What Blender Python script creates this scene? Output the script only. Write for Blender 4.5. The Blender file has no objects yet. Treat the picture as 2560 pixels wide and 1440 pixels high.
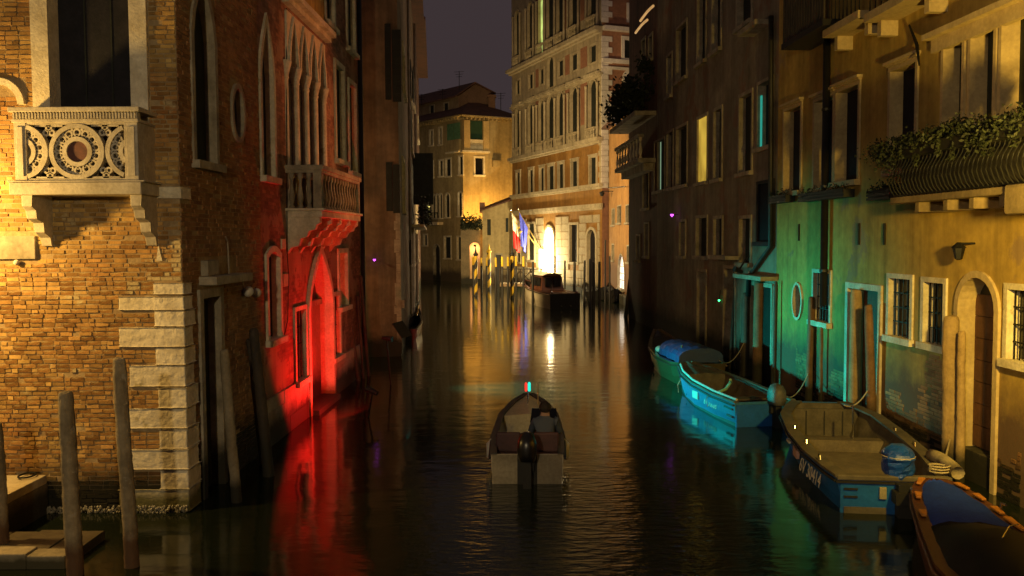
import bpy, math, random
from mathutils import Vector, Matrix
from mathutils.geometry import tessellate_polygon

RND = random.Random(11)
SC = bpy.context.scene
COL = SC.collection

# ------------------------------------------------------------------ camera
CAM_H, FPX, PITCH, ROLL = 4.2, 2200.0, math.atan(120 / 2200.0), math.radians(0.3)
cam_data = bpy.data.cameras.new("camera")
cam = bpy.data.objects.new("camera", cam_data)
COL.objects.link(cam)
CM = Matrix.Rotation(math.pi / 2 - PITCH, 4, 'X') @ Matrix.Rotation(-ROLL, 4, 'Z')
cam.matrix_world = Matrix.Translation((0, 0, CAM_H)) @ CM
cam_data.sensor_width = 36.0
cam_data.lens = 36.0 * FPX / 2560.0
cam_data.clip_start, cam_data.clip_end = 0.1, 2000
SC.camera = cam

# ------------------------------------------------------------------ night sky
world = bpy.data.worlds.new("World")
SC.world = world
world.use_nodes = True
wn, wl = world.node_tree.nodes, world.node_tree.links
bg = wn["Background"]
sky = wn.new("ShaderNodeTexSky")
sky.sky_type = 'NISHITA'
sky.sun_disc = False
sky.sun_elevation = math.radians(-4)
sky.sun_rotation = math.radians(200)
glow = wn.new("ShaderNodeMixRGB")          # city glow over the last of the night sky
glow.blend_type = 'ADD'
glow.inputs[0].default_value = 1.0
glow.inputs[1].default_value = (0.50, 0.36, 0.39, 1)
wl.new(sky.outputs[0], glow.inputs[2])
wl.new(glow.outputs[0], bg.inputs[0])
bg.inputs[1].default_value = 0.085

SC.view_settings.view_transform = 'Standard'
SC.view_settings.look = 'None'
SC.view_settings.exposure = 0.0
SC.view_settings.gamma = 1.0
SC.view_settings.use_curve_mapping = False
SC.render.engine = 'CYCLES'
SC.cycles.use_denoising = True
SC.cycles.max_bounces = 5
SC.cycles.use_adaptive_sampling = True
SC.cycles.adaptive_threshold = 0.015
SC.cycles.diffuse_bounces = 2
SC.cycles.glossy_bounces = 3
SC.cycles.transmission_bounces = 3
SC.cycles.sample_clamp_indirect = 2.0
SC.cycles.caustics_reflective = False
SC.cycles.caustics_refractive = False


# ------------------------------------------------------------------ lamps of the place
def lamp(name, kind, loc, power, col, radius=0.12, aim=None, size=60, blend=0.4):
    ld = bpy.data.lights.new(name, kind)
    ld.energy, ld.color, ld.shadow_soft_size = power, col, radius
    o = bpy.data.objects.new(name, ld)
    COL.objects.link(o)
    o.location = loc
    if aim is not None:
        o.rotation_euler = (Vector(aim) - Vector(loc)).to_track_quat('-Z', 'Y').to_euler()
        ld.spot_size, ld.spot_blend = math.radians(size), blend
    return o


SODIUM = (1.0, 0.58, 0.16)
WARM = (1.0, 0.66, 0.27)
L_STREET = (-9.0, 12.0, 4.75)       # lantern beside the brick house, just out of frame
L_QUAY, AIM_QUAY = (6.1, 9.2, 4.6), (8.3, 13.8, 4.1)   # lantern by the ochre house, just out of frame
L_BRIDGE = (-2.9, -3.0, 6.2)        # lantern on the bridge behind the viewer
lamp("street_lantern_light", 'POINT', L_STREET, 1150, (1.0, 0.60, 0.15), 0.15)
lamp("quay_lantern_light", 'SPOT', L_QUAY, 2700, (1.0, 0.64, 0.10), 0.15, AIM_QUAY, 140, 0.8)
lamp("bridge_lantern_light", 'POINT', L_BRIDGE, 2300, (1.0, 0.78, 0.44), 0.2)
L_RED, AIM_RED = (-3.5, 20.8, 0.7), (-4.4, 21.16, 1.05)
L_GREEN, AIM_GREEN = (-3.45, 25.4, 1.35), (7.4, 23.0, 0.35)
lamp("red_floodlight_light", 'SPOT', L_RED, 700, (1.0, 0.014, 0.010), 0.08, AIM_RED, 164, 0.12)
lamp("green_floodlight_light", 'SPOT', L_GREEN, 10500, (0.004, 0.93, 0.82), 0.2, AIM_GREEN, 66, 1.0)
L_AMBER, AIM_AMBER = (6.7, 26.6, 3.3), (-4.7, 21.9, 7.3)     # amber floodlight under the stone canopy across the canal
lamp("amber_floodlight_light", 'SPOT', L_AMBER, 3600, (1.0, 0.30, 0.09), 0.1, AIM_AMBER, 30, 0.9)
L_SIDE_FILL = (-9.0, 29.4, 5.2)          # unseen lamp added in the side canal to brighten the house opposite
lamp("side_canal_fill_light", 'POINT', L_SIDE_FILL, 430, (1.0, 0.66, 0.28), 0.2)
L_YARD = (-1.55, 85.6, 4.9)         # lamp in the yard behind the low house
lamp("yard_lamp_light", 'POINT', L_YARD, 4200, (1.0, 0.52, 0.10), 0.3)
L_BANK, AIM_BANK = (-5.25, 52.4, 7.6), (4.0, 67.0, 4.5)     # floodlight on the end house turned to the palace
lamp("bank_floodlight_light", 'SPOT', L_BANK, 17500, (1.0, 0.70, 0.29), 0.08, AIM_BANK, 104, 0.5)
lamp("palace_door_light", 'POINT', (2.0, 74.6, 2.4), 3600, (1.0, 0.78, 0.38), 0.25)
L_CALLE = (7.4, 49.2, 10.5)         # lamp round the corner of the terrace house
lamp("calle_lamp_light", 'POINT', L_CALLE, 1500, (1.0, 0.68, 0.45), 0.2)


# ------------------------------------------------------------------ helpers: pixels, planes, meshes
def ray(px, py):
    return CM.to_3x3() @ Vector(((px - 1280) / FPX, (720 - py) / FPX, -1.0))


def at_z(px, py, z=0.0):
    d = ray(px, py)
    t = (z - CAM_H) / d.z
    return Vector((d.x * t, d.y * t, z))


def at_y(px, py, Y):
    d = ray(px, py)
    t = Y / d.y
    return Vector((d.x * t, Y, CAM_H + d.z * t))


class Wall:
    """a vertical plane from A to B in plan; u runs along it, n points to the canal"""

    def __init__(self, A, B, out=0.0):
        self.A = Vector((A[0], A[1], 0))
        self.B = Vector((B[0], B[1], 0))
        self.d = (self.B - self.A).normalized()
        n = Vector((self.d.y, -self.d.x, 0))
        if n.dot(Vector((0, 0, 0)) - self.A) < 0:
            n = -n
        self.n = n
        self.A = self.A + n * out
        self.L = (self.B - self.A).length

    def off(self, o):
        w = Wall.__new__(Wall)
        w.A, w.B, w.d, w.n, w.L = self.A + self.n * o, self.B + self.n * o, self.d, self.n, self.L
        return w

    def P(self, u, z, o=0.0):
        p = self.A + self.d * u + self.n * o
        return Vector((p.x, p.y, z))

    def uv(self, px, py):
        d = ray(px, py)
        t = (self.A - Vector((0, 0, 0))).dot(self.n) / d.dot(self.n)
        p = d * t
        return (p - self.A).dot(self.d), CAM_H + p.z

    def rect(self, px0, px1, yt, yb):
        ym, xm = (yt + yb) / 2, (px0 + px1) / 2
        a, b = self.uv(px0, ym)[0], self.uv(px1, ym)[0]
        return min(a, b), max(a, b), self.uv(xm, yb)[1], self.uv(xm, yt)[1]

    def mat(self):
        return Matrix((self.d.to_4d()[:3], self.n.to_4d()[:3], (0, 0, 1))).transposed().to_4x4()


class MB:
    def __init__(self):
        self.v, self.f = [], []

    def add(self, vs, fs):
        b = len(self.v)
        self.v += [tuple(p) for p in vs]
        self.f += [tuple(i + b for i in f) for f in fs]
        return self

    def hexa(self, p):
        return self.add(p, [(0, 1, 2, 3), (7, 6, 5, 4), (0, 4, 5, 1), (1, 5, 6, 2), (2, 6, 7, 3), (3, 7, 4, 0)])

    def box(self, x0, x1, y0, y1, z0, z1):
        return self.hexa([(x0, y0, z0), (x1, y0, z0), (x1, y1, z0), (x0, y1, z0),
                          (x0, y0, z1), (x1, y0, z1), (x1, y1, z1), (x0, y1, z1)])

    def wb(self, W, u0, u1, z0, z1, o0, o1):
        return self.hexa([W.P(u0, z0, o0), W.P(u1, z0, o0), W.P(u1, z0, o1), W.P(u0, z0, o1),
                          W.P(u0, z1, o0), W.P(u1, z1, o0), W.P(u1, z1, o1), W.P(u0, z1, o1)])

    def tube(self, p0, p1, r0, r1=None, n=8, caps=True):
        return self.path([p0, p1], [r0, r0 if r1 is None else r1], n, caps)

    def path(self, pts, r, n=8, caps=True):
        pts = [Vector(p) for p in pts]
        rs = r if isinstance(r, (list, tuple)) else [r] * len(pts)
        base = len(self.v)
        ref = None
        for i, p in enumerate(pts):
            a = pts[max(i - 1, 0)]
            b = pts[min(i + 1, len(pts) - 1)]
            t = (b - a).normalized()
            if ref is None:
                ref = Vector((0, 0, 1)) if abs(t.z) < 0.9 else Vector((1, 0, 0))
            x = t.cross(ref)
            if x.length < 1e-4:
                x = t.cross(Vector((0.3, 1, 0.2)))
            x.normalize()
            y = t.cross(x)
            for k in range(n):
                an = 2 * math.pi * k / n
                self.v.append(tuple(p + (x * math.cos(an) + y * math.sin(an)) * rs[i]))
        for i in range(len(pts) - 1):
            for k in range(n):
                k2 = (k + 1) % n
                self.f.append((base + i * n + k, base + i * n + k2, base + (i + 1) * n + k2, base + (i + 1) * n + k))
        if caps:
            self.f.append(tuple(base + k for k in range(n)))
            self.f.append(tuple(base + (len(pts) - 1) * n + k for k in range(n)))
        return self

    def lathe(self, c, prof, n=10):
        c = Vector(c)
        return self.path([c + Vector((0, 0, z + i * 1e-5)) for i, (r, z) in enumerate(prof)], [r for r, z in prof], n)

    def prism(self, W, poly, o0, o1):
        n = len(poly)
        vs = [W.P(u, z, o0) for u, z in poly] + [W.P(u, z, o1) for u, z in poly]
        tri = tessellate_polygon([[Vector((u, z, 0)) for u, z in poly]])
        fs = [tuple(t) for t in tri] + [tuple(i + n for i in t) for t in tri]
        fs += [(i, (i + 1) % n, n + (i + 1) % n, n + i) for i in range(n)]
        return self.add(vs, fs)

    def ring(self, W, uc, zc, r0, r1, o0, o1, n=24, a0=0.0, a1=2 * math.pi, sx=1.0):
        m = n + 1
        vs = []
        for k in range(m):
            a = a0 + (a1 - a0) * k / n
            cu, sz = math.cos(a) * sx, math.sin(a)
            for r, o in ((r0, o1), (r1, o1), (r1, o0), (r0, o0)):
                vs.append(W.P(uc + cu * r, zc + sz * r, o))
        fs = []
        for k in range(n):
            for j in range(4):
                fs.append((k * 4 + j, k * 4 + (j + 1) % 4, (k + 1) * 4 + (j + 1) % 4, (k + 1) * 4 + j))
        fs += [(0, 1, 2, 3), (n * 4, n * 4 + 1, n * 4 + 2, n * 4 + 3)]
        return self.add(vs, fs)

    def disc(self, W, uc, zc, r, o0, o1, n=24, sx=1.0):
        return self.prism(W, [(uc + math.cos(2 * math.pi * k / n) * r * sx, zc + math.sin(2 * math.pi * k / n) * r) for k in range(n)], o0, o1)

    def sphere(self, c, r, n=10, m=6, sc=(1, 1, 1)):
        c = Vector(c)
        vs = []
        for j in range(m + 1):
            th = math.pi * j / m
            for k in range(n):
                a = 2 * math.pi * k / n
                vs.append(c + Vector((math.sin(th) * math.cos(a) * r * sc[0], math.sin(th) * math.sin(a) * r * sc[1], math.cos(th) * r * sc[2])))
        fs = []
        for j in range(m):
            for k in range(n):
                fs.append((j * n + k, j * n + (k + 1) % n, (j + 1) * n + (k + 1) % n, (j + 1) * n + k))
        return self.add(vs, fs)

    def leaves(self, fn, count, size, rnd=RND):
        for _ in range(count):
            c = Vector(fn(rnd))
            a = Vector((rnd.uniform(-1, 1), rnd.uniform(-1, 1), rnd.uniform(-1, 1))).normalized()
            b = a.cross(Vector((rnd.uniform(-1, 1), rnd.uniform(-1, 1), rnd.uniform(-1, 1)))).normalized()
            s = size * rnd.uniform(0.6, 1.4)
            self.add([c - a * s, c + b * s * 0.5, c + a * s, c - b * s * 0.5], [(0, 1, 2, 3)])
        return self

    def build(self, name, mat, parent=None, smooth=False, local=False, bevel=0.0):
        me = bpy.data.meshes.new(name)
        me.from_pydata(self.v, [], self.f)
        me.update()
        if mat is not None:
            me.materials.append(mat)
        if smooth:
            me.polygons.foreach_set("use_smooth", [True] * len(me.polygons))
        o = bpy.data.objects.new(name, me)
        COL.objects.link(o)
        if parent is not None:
            hang(o, parent, local)
        if bevel:
            md = o.modifiers.new("bevel", 'BEVEL')
            md.width, md.segments, md.limit_method = bevel, 2, 'ANGLE'
        return o


ROOTLOC = {}


def hang(o, parent, local=False):
    o.parent = parent
    if not local:
        if parent.name in ROOTLOC:
            o.matrix_parent_inverse = Matrix.Translation(-parent.location)


def tag(o, label=None, cat=None, group=None, kind=None):
    if label:
        o["label"] = label
    if cat:
        o["category"] = cat
    if group:
        o["group"] = group
    if kind:
        o["kind"] = kind
    return o


def thing(name, label, cat, loc=(0, 0, 0), group=None, rz=0.0):
    o = bpy.data.objects.new(name, None)
    o.empty_display_size = 0.3
    COL.objects.link(o)
    o.location = loc
    o.rotation_euler = (0, 0, rz)
    ROOTLOC[o.name] = 1
    return tag(o, label, cat, group)


def copy_tree(o, parent=None):
    c = o.copy()
    COL.objects.link(c)
    if parent is not None:
        c.parent = parent
    for ch in list(o.children):
        copy_tree(ch, c)
    return c


# ------------------------------------------------------------------ materials
MATS = {}


def mat(name, c1, c2=None, scale=2.0, rough=0.8, bump=0.25, bscale=25.0, tide=None, metal=0.0,
        streak=0.0, patch=None, spec=0.4, island=0.0, brick=None, coat=0.0):
    """procedural surface: two colours mixed by noise, fine relief, optional tide stain, plaster patches and brick joints"""
    if name in MATS:
        return MATS[name]
    m = bpy.data.materials.new(name)
    m.use_nodes = True
    MATS[name] = m
    N, L = m.node_tree.nodes, m.node_tree.links
    bs = N["Principled BSDF"]
    bs.inputs["Roughness"].default_value = rough
    bs.inputs["Metallic"].default_value = metal
    bs.inputs["Specular IOR Level"].default_value = spec
    if coat:
        bs.inputs["Coat Weight"].default_value = coat
        bs.inputs["Coat Roughness"].default_value = 0.15
    tc = N.new("ShaderNodeTexCoord")
    geo = N.new("ShaderNodeNewGeometry")
    c2 = c2 or tuple(x * 0.6 for x in c1)

    def noise(sc, det=6, rgh=0.6, stretch=None):
        n = N.new("ShaderNodeTexNoise")
        n.inputs["Scale"].default_value = sc
        n.inputs["Detail"].default_value = det
        n.inputs["Roughness"].default_value = rgh
        if stretch:
            mp = N.new("ShaderNodeMapping")
            mp.inputs["Scale"].default_value = stretch
            L.new(tc.outputs["Object"], mp.inputs[0])
            L.new(mp.outputs[0], n.inputs["Vector"])
        else:
            L.new(tc.outputs["Object"], n.inputs["Vector"])
        return n

    def ramp(src, a, b, ca=(0, 0, 0, 1), cb=(1, 1, 1, 1)):
        r = N.new("ShaderNodeValToRGB")
        r.color_ramp.elements[0].position, r.color_ramp.elements[1].position = a, b
        r.color_ramp.elements[0].color, r.color_ramp.elements[1].color = ca, cb
        L.new(src, r.inputs[0])
        return r

    def mix(fac, a, b, mode='MIX'):
        x = N.new("ShaderNodeMixRGB")
        x.blend_type = mode
        for i, s in enumerate((fac, a, b)):
            if hasattr(s, "links"):
                L.new(s, x.inputs[i])
            elif isinstance(s, (int, float)):
                x.inputs[i].default_value = s
            else:
                x.inputs[i].default_value = (*s[:3], 1)
        return x.outputs[0]

    n1 = noise(scale)
    col = ramp(n1.outputs["Fac"], 0.33, 0.68, (*c2, 1), (*c1, 1)).outputs[0]
    n2 = noise(scale * 6.3, 4)
    col = mix(0.55, col, ramp(n2.outputs["Fac"], 0.3, 0.7, (0.62, 0.6, 0.58, 1), (1.12, 1.12, 1.1, 1)).outputs[0], 'MULTIPLY')
    height = n2.outputs["Fac"]
    if island:
        oi = N.new("ShaderNodeObjectInfo")
        ad = N.new("ShaderNodeMath")
        ad.operation = 'ADD'
        L.new(oi.outputs["Random"], ad.inputs[0])
        L.new(geo.outputs["Random Per Island"], ad.inputs[1])
        fr = N.new("ShaderNodeMath")
        fr.operation = 'FRACT'
        L.new(ad.outputs[0], fr.inputs[0])
        lo, hi = 1 - island, 1 + island * 0.6
        col = mix(1.0, col, ramp(fr.outputs[0], 0.0, 1.0, (lo, lo * 0.93, lo * 0.9, 1), (hi, hi, hi * 0.97, 1)).outputs[0], 'MULTIPLY')
    bk = None
    if brick:
        sx = N.new("ShaderNodeSeparateXYZ")
        L.new(tc.outputs["Object"], sx.inputs[0])
        cb = N.new("ShaderNodeCombineXYZ")
        L.new(sx.outputs[brick[0]], cb.inputs[0])
        L.new(sx.outputs[2], cb.inputs[1])
        wob = noise(9.0, 2)
        wv = N.new("ShaderNodeMixRGB")
        wv.blend_type = 'ADD'
        wv.inputs[0].default_value = 0.025
        L.new(cb.outputs[0], wv.inputs[1])
        L.new(wob.outputs["Color"], wv.inputs[2])
        bk = N.new("ShaderNodeTexBrick")
        bk.inputs["Scale"].default_value = 1.0
        bk.inputs["Brick Width"].default_value = brick[1]
        bk.inputs["Row Height"].default_value = brick[2]
        bk.inputs["Mortar Size"].default_value = brick[3]
        bk.inputs["Mortar Smooth"].default_value = 0.4
        bk.inputs["Bias"].default_value = 0.0
        bk.inputs["Color1"].default_value = (0.55, 0.52, 0.50, 1)
        bk.inputs["Color2"].default_value = (1.25, 1.2, 1.15, 1)
        bk.inputs["Mortar"].default_value = (0.75, 0.8, 0.8, 1)
        L.new(wv.outputs[0], bk.inputs["Vector"])
        bcol = mix(1.0, col, bk.outputs["Color"], 'MULTIPLY')
        if patch:       # plaster left on brick: mask decides which shows
            pm = ramp(noise(patch[1], 7, 0.65).outputs["Fac"], patch[2], patch[2] + 0.04).outputs[0]
            col = mix(pm, bcol, mix(0.6, patch[0], ramp(n1.outputs["Fac"], 0.3, 0.7, (0.6, 0.6, 0.6, 1), (1.1, 1.1, 1.1, 1)).outputs[0], 'MULTIPLY'))
        else:
            col = bcol
    elif patch:
        pm = ramp(noise(patch[1], 7, 0.65).outputs["Fac"], patch[2], patch[2] + 0.05).outputs[0]
        col = mix(pm, col, patch[0])
    if streak:
        ns = noise(1.0, 5, 0.6, (2.6, 2.6, 0.16))
        col = mix(streak, col, ramp(ns.outputs["Fac"], 0.35, 0.62, (0.35, 0.33, 0.3, 1), (1, 1, 1, 1)).outputs[0], 'MULTIPLY')
    if tide:            # algae and damp below the high-water mark
        sp = N.new("ShaderNodeSeparateXYZ")
        L.new(geo.outputs["Position"], sp.inputs[0])
        nt = noise(2.3, 6, 0.7)
        ma = N.new("ShaderNodeMath")
        ma.operation = 'MULTIPLY_ADD'
        L.new(nt.outputs["Fac"], ma.inputs[0])
        ma.inputs[1].default_value = -0.55 * tide[1]
        L.new(sp.outputs[2], ma.inputs[2])
        rt = ramp(ma.outputs[0], 0.0, 1.0)
        mr = N.new("ShaderNodeMapRange")
        mr.inputs["From Min"].default_value = tide[0] - 0.33 * tide[1]
        mr.inputs["From Max"].default_value = tide[0] + 0.12 * tide[1]
        L.new(ma.outputs[0], mr.inputs[0])
        col = mix(mr.outputs[0], tide[2], col)
    L.new(col, bs.inputs["Base Color"])
    if bump:
        nb = noise(bscale, 5, 0.65)
        bp = N.new("ShaderNodeBump")
        bp.inputs["Strength"].default_value = bump
        bp.inputs["Distance"].default_value = 0.03
        h = mix(0.5, nb.outputs["Color"], n2.outputs["Color"])
        if bk is not None:
            iv = N.new("ShaderNodeMath")
            iv.operation = 'MULTIPLY'
            iv.inputs[1].default_value = -0.8
            L.new(bk.outputs["Fac"], iv.inputs[0])
            h = mix(1.0, h, iv.outputs[0], 'ADD')
        L.new(h, bp.inputs["Height"])
        L.new(bp.outputs[0], bs.inputs["Normal"])
    return m


def glow_mat(name, col, strength, noise_scale=None):
    if name in MATS:
        return MATS[name]
    m = bpy.data.materials.new(name)
    m.use_nodes = True
    MATS[name] = m
    N, L = m.node_tree.nodes, m.node_tree.links
    bs = N["Principled BSDF"]
    bs.inputs["Base Color"].default_value = (*[min(c, 0.8) for c in col], 1)
    bs.inputs["Emission Color"].default_value = (*col, 1)
    bs.inputs["Emission Strength"].default_value = strength
    if noise_scale:
        tc = N.new("ShaderNodeTexCoord")
        n = N.new("ShaderNodeTexNoise")
        n.inputs["Scale"].default_value = noise_scale
        n.inputs["Detail"].default_value = 5
        L.new(tc.outputs["Object"], n.inputs["Vector"])
        r = N.new("ShaderNodeValToRGB")
        r.color_ramp.elements[0].position, r.color_ramp.elements[1].position = 0.38, 0.62
        r.color_ramp.elements[0].color = (*[c * 0.45 for c in col], 1)
        r.color_ramp.elements[1].color = (*col, 1)
        L.new(n.outputs["Fac"], r.inputs[0])
        L.new(r.outputs[0], bs.inputs["Emission Color"])
    return m


ALGAE = (0.018, 0.016, 0.010)
TIDE = (0.55, 1.0, ALGAE)
BRICK = mat("old_brick", (0.53, 0.36, 0.13), (0.34, 0.15, 0.05), 0.75, 0.92, 0.8, 38, (0.50, 0.9, ALGAE), island=0.42, spec=0.15, streak=0.45, patch=((0.50, 0.40, 0.22), 1.25, 0.585))
MORTAR = mat("lime_mortar", (0.40, 0.30, 0.17), (0.24, 0.16, 0.085), 3, 0.95, 0.6, 40, (0.3, 0.7, ALGAE), spec=0.1)
ISTRIA = mat("istrian_stone", (0.80, 0.72, 0.56), (0.56, 0.48, 0.34), 2.6, 0.85, 0.8, 24, (0.22, 0.6, (0.10, 0.09, 0.035)), spec=0.2, streak=0.3, patch=((0.36, 0.30, 0.17), 1.9, 0.66))
ISTRIA_D = mat("weathered_istrian_stone", (0.46, 0.40, 0.30), (0.24, 0.20, 0.14), 2.4, 0.85, 0.4, 35, TIDE, streak=0.4)
MARBLE = mat("carved_marble", (0.56, 0.50, 0.40), (0.36, 0.31, 0.23), 3.5, 0.7, 0.3, 50)
PORPHYRY = mat("porphyry", (0.16, 0.06, 0.045), (0.08, 0.035, 0.03), 14, 0.5, 0.1)
BRICK_SIDE = mat("side_brick_wall", (0.33, 0.19, 0.10), (0.20, 0.11, 0.055), 0.8, 0.92, 0.5, 40, TIDE, brick=(1, 0.26, 0.072, 0.008))
BRICK_FRONT = mat("brick_wall_front", (0.33, 0.17, 0.09), (0.22, 0.10, 0.05), 0.8, 0.92, 0.5, 40, TIDE, brick=(0, 0.26, 0.072, 0.008))
RED_WALL = mat("red_plaster_on_brick", (0.40, 0.19, 0.12), (0.24, 0.11, 0.07), 1.1, 0.9, 0.5, 35, (0.75, 1.2, ALGAE), brick=(1, 0.26, 0.075, 0.008),
               patch=((0.42, 0.24, 0.15), 0.9, 0.52), streak=0.45)
YELLOW = mat("ochre_plaster", (0.54, 0.37, 0.085), (0.36, 0.24, 0.06), 0.8, 0.92, 0.4, 22, (1.35, 1.9, (0.10, 0.06, 0.035)), streak=0.5, patch=((0.30, 0.20, 0.095), 0.7, 0.60))
YELLOW_BRICK = mat("ochre_wall_foot_brick", (0.34, 0.20, 0.11), (0.22, 0.12, 0.07), 1.3, 0.92, 0.6, 35, (0.6, 1.3, ALGAE), brick=(1, 0.26, 0.075, 0.009),
                   patch=((0.46, 0.31, 0.12), 0.8, 0.56), streak=0.3)
DARK_PLASTER = mat("grey_brown_plaster", (0.30, 0.25, 0.18), (0.17, 0.14, 0.10), 0.7, 0.93, 0.35, 25, (0.75, 1.4, ALGAE), streak=0.5,
                   patch=((0.22, 0.13, 0.085), 0.6, 0.56))
DARK_PLASTER2 = mat("sooty_red_plaster", (0.20, 0.10, 0.07), (0.10, 0.06, 0.045), 0.7, 0.93, 0.35, 25, (0.75, 1.4, ALGAE), streak=0.5)
LEFT_PLASTER = mat("stained_brown_plaster", (0.26, 0.18, 0.11), (0.12, 0.09, 0.06), 0.8, 0.92, 0.3, 25, TIDE, streak=0.6)
C_PLASTER = mat("sand_plaster", (0.42, 0.33, 0.17), (0.30, 0.23, 0.115), 0.5, 0.92, 0.2, 25, (0.9, 1.6, (0.07, 0.05, 0.03)), streak=0.35)
ORANGE = mat("orange_plaster", (0.46, 0.25, 0.08), (0.32, 0.16, 0.05), 0.6, 0.92, 0.2, 25, (2.4, 2.5, (0.13, 0.065, 0.035)), streak=0.35)
PAL_STONE = mat("palace_stone", (0.50, 0.42, 0.29), (0.34, 0.28, 0.18), 0.8, 0.85, 0.2, 12, (0.6, 1.0, ALGAE), streak=0.35)
PAL_WALL = mat("palace_wall_stone", (0.44, 0.37, 0.26), (0.30, 0.245, 0.165), 0.7, 0.88, 0.25, 12, streak=0.4)
PAL_BRICK = mat("palace_brick_infill", (0.31, 0.15, 0.09), (0.22, 0.10, 0.06), 0.8, 0.9, 0.2, 12)
PAL_PLASTER = mat("palace_ochre_plaster", (0.34, 0.18, 0.045), (0.24, 0.12, 0.03), 0.6, 0.9, 0.2, 12, streak=0.3)
QUOIN = mat("white_quoin_stone", (0.66, 0.60, 0.56), (0.5, 0.45, 0.41), 2, 0.8, 0.2, 12)
ROOF = mat("roof_tile", (0.16, 0.07, 0.045), (0.08, 0.045, 0.035), 2, 0.9, 0.5, 12)
GLASS = mat("dark_glass", (0.012, 0.012, 0.014), (0.006, 0.006, 0.007), 1.5, 0.16, 0.05, 3, spec=0.5)
SHUTTER = mat("dark_shutter", (0.018, 0.022, 0.018), (0.010, 0.012, 0.010), 4, 0.7, 0.3, 40, spec=0.3)
BLUEBLACK = mat("blue_black_shutter", (0.022, 0.020, 0.026), (0.012, 0.012, 0.016), 4, 0.8, 0.3, 40, spec=0.2)
GREENBLIND = mat("green_canvas_blind", (0.10, 0.22, 0.12), (0.06, 0.15, 0.08), 3, 0.9, 0.2, 30)
IRON = mat("black_iron", (0.016, 0.016, 0.016), (0.010, 0.010, 0.010), 8, 0.55, 0.2, 60, metal=0.4)
PIPE = mat("black_drainpipe", (0.020, 0.018, 0.016), (0.012, 0.011, 0.010), 5, 0.5, 0.2, 60)
PALEPIPE = mat("pale_metal_pipe", (0.42, 0.36, 0.27), (0.26, 0.21, 0.15), 3, 0.6, 0.2, 60)
POLE = mat("weathered_oak_pole", (0.36, 0.28, 0.17), (0.19, 0.145, 0.085), 3, 0.9, 0.8, 30, (0.35, 0.5, (0.09, 0.045, 0.02)), streak=0.85, patch=((0.33, 0.28, 0.20), 3.5, 0.58))
POLE_D = mat("dark_wet_pole", (0.085, 0.06, 0.04), (0.04, 0.03, 0.022), 3, 0.75, 0.7, 30, TIDE, streak=0.6)
POLE_R = mat("brown_timber_pole", (0.26, 0.15, 0.075), (0.15, 0.085, 0.045), 3, 0.85, 0.7, 30, (0.5, 0.8, ALGAE), streak=0.6)
POLE_Y = mat("pale_timber_post", (0.44, 0.31, 0.15), (0.28, 0.19, 0.09), 3, 0.85, 0.6, 30, (0.4, 0.8, ALGAE), streak=0.5)
BLACKPOST = mat("tarred_post", (0.02, 0.017, 0.014), (0.012, 0.011, 0.010), 4, 0.6, 0.4, 30)
YELLOWTIP = mat("yellow_paint", (0.58, 0.38, 0.02), (0.42, 0.27, 0.015), 4, 0.55, 0.1, 30)
DOORWOOD = mat("brown_door_wood", (0.13, 0.055, 0.032), (0.08, 0.035, 0.022), 3, 0.7, 0.4, 40, (0.35, 0.8, ALGAE))
LEAF = mat("dark_leaf", (0.022, 0.030, 0.010), (0.009, 0.013, 0.005), 6, 0.7, 0.0, island=0.5)
STONESTEP = mat("quay_step_stone", (0.50, 0.42, 0.29), (0.30, 0.24, 0.16), 2.2, 0.8, 0.5, 25, (0.12, 0.35, (0.05, 0.042, 0.02)))
WHITEP = mat("white_paint", (0.62, 0.58, 0.50), (0.5, 0.46, 0.38), 3, 0.5, 0.1, 30)
GREYDECK = mat("grey_boat_deck", (0.115, 0.098, 0.07), (0.055, 0.046, 0.033), 3, 0.75, 0.3, 50)
BOATBLUE = mat("blue_boat_paint", (0.012, 0.10, 0.36), (0.010, 0.08, 0.28), 2.5, 0.38, 0.08, 20, spec=0.5)
BOATCYAN = mat("light_blue_boat_paint", (0.028, 0.145, 0.30), (0.02, 0.11, 0.23), 2.5, 0.4, 0.08, 20, spec=0.5)
BOATBLACK = mat("black_boat_paint", (0.012, 0.011, 0.012), (0.008, 0.008, 0.008), 2.5, 0.3, 0.05, 20, spec=0.5)
TARP = mat("blue_tarpaulin", (0.008, 0.035, 0.13), (0.005, 0.022, 0.085), 5, 0.42, 0.6, 9, spec=0.5)
NAVY = mat("navy_canvas", (0.012, 0.036, 0.30), (0.009, 0.026, 0.22), 4, 0.9, 0.5, 60, spec=0.1)
BLACKCANVAS = mat("black_vinyl_cover", (0.006, 0.006, 0.008), (0.004, 0.004, 0.006), 4, 0.6, 0.1, 5, spec=0.08)
VARNISH = mat("varnished_mahogany", (0.075, 0.022, 0.009), (0.045, 0.014, 0.006), 5, 0.5, 0.2, 40)
ORANGEPAD = mat("amber_varnished_block", (0.40, 0.16, 0.02), (0.26, 0.10, 0.012), 5, 0.5, 0.2, 40)
RUBBER = mat("black_rubber", (0.014, 0.013, 0.012), (0.009, 0.009, 0.009), 5, 0.6, 0.1, 40)
ROPE = mat("pale_rope", (0.45, 0.38, 0.26), (0.3, 0.25, 0.17), 20, 0.9, 0.3, 90)
CHROME = mat("chrome", (0.6, 0.58, 0.54), (0.5, 0.48, 0.45), 5, 0.2, 0.0, metal=1.0)


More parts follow.
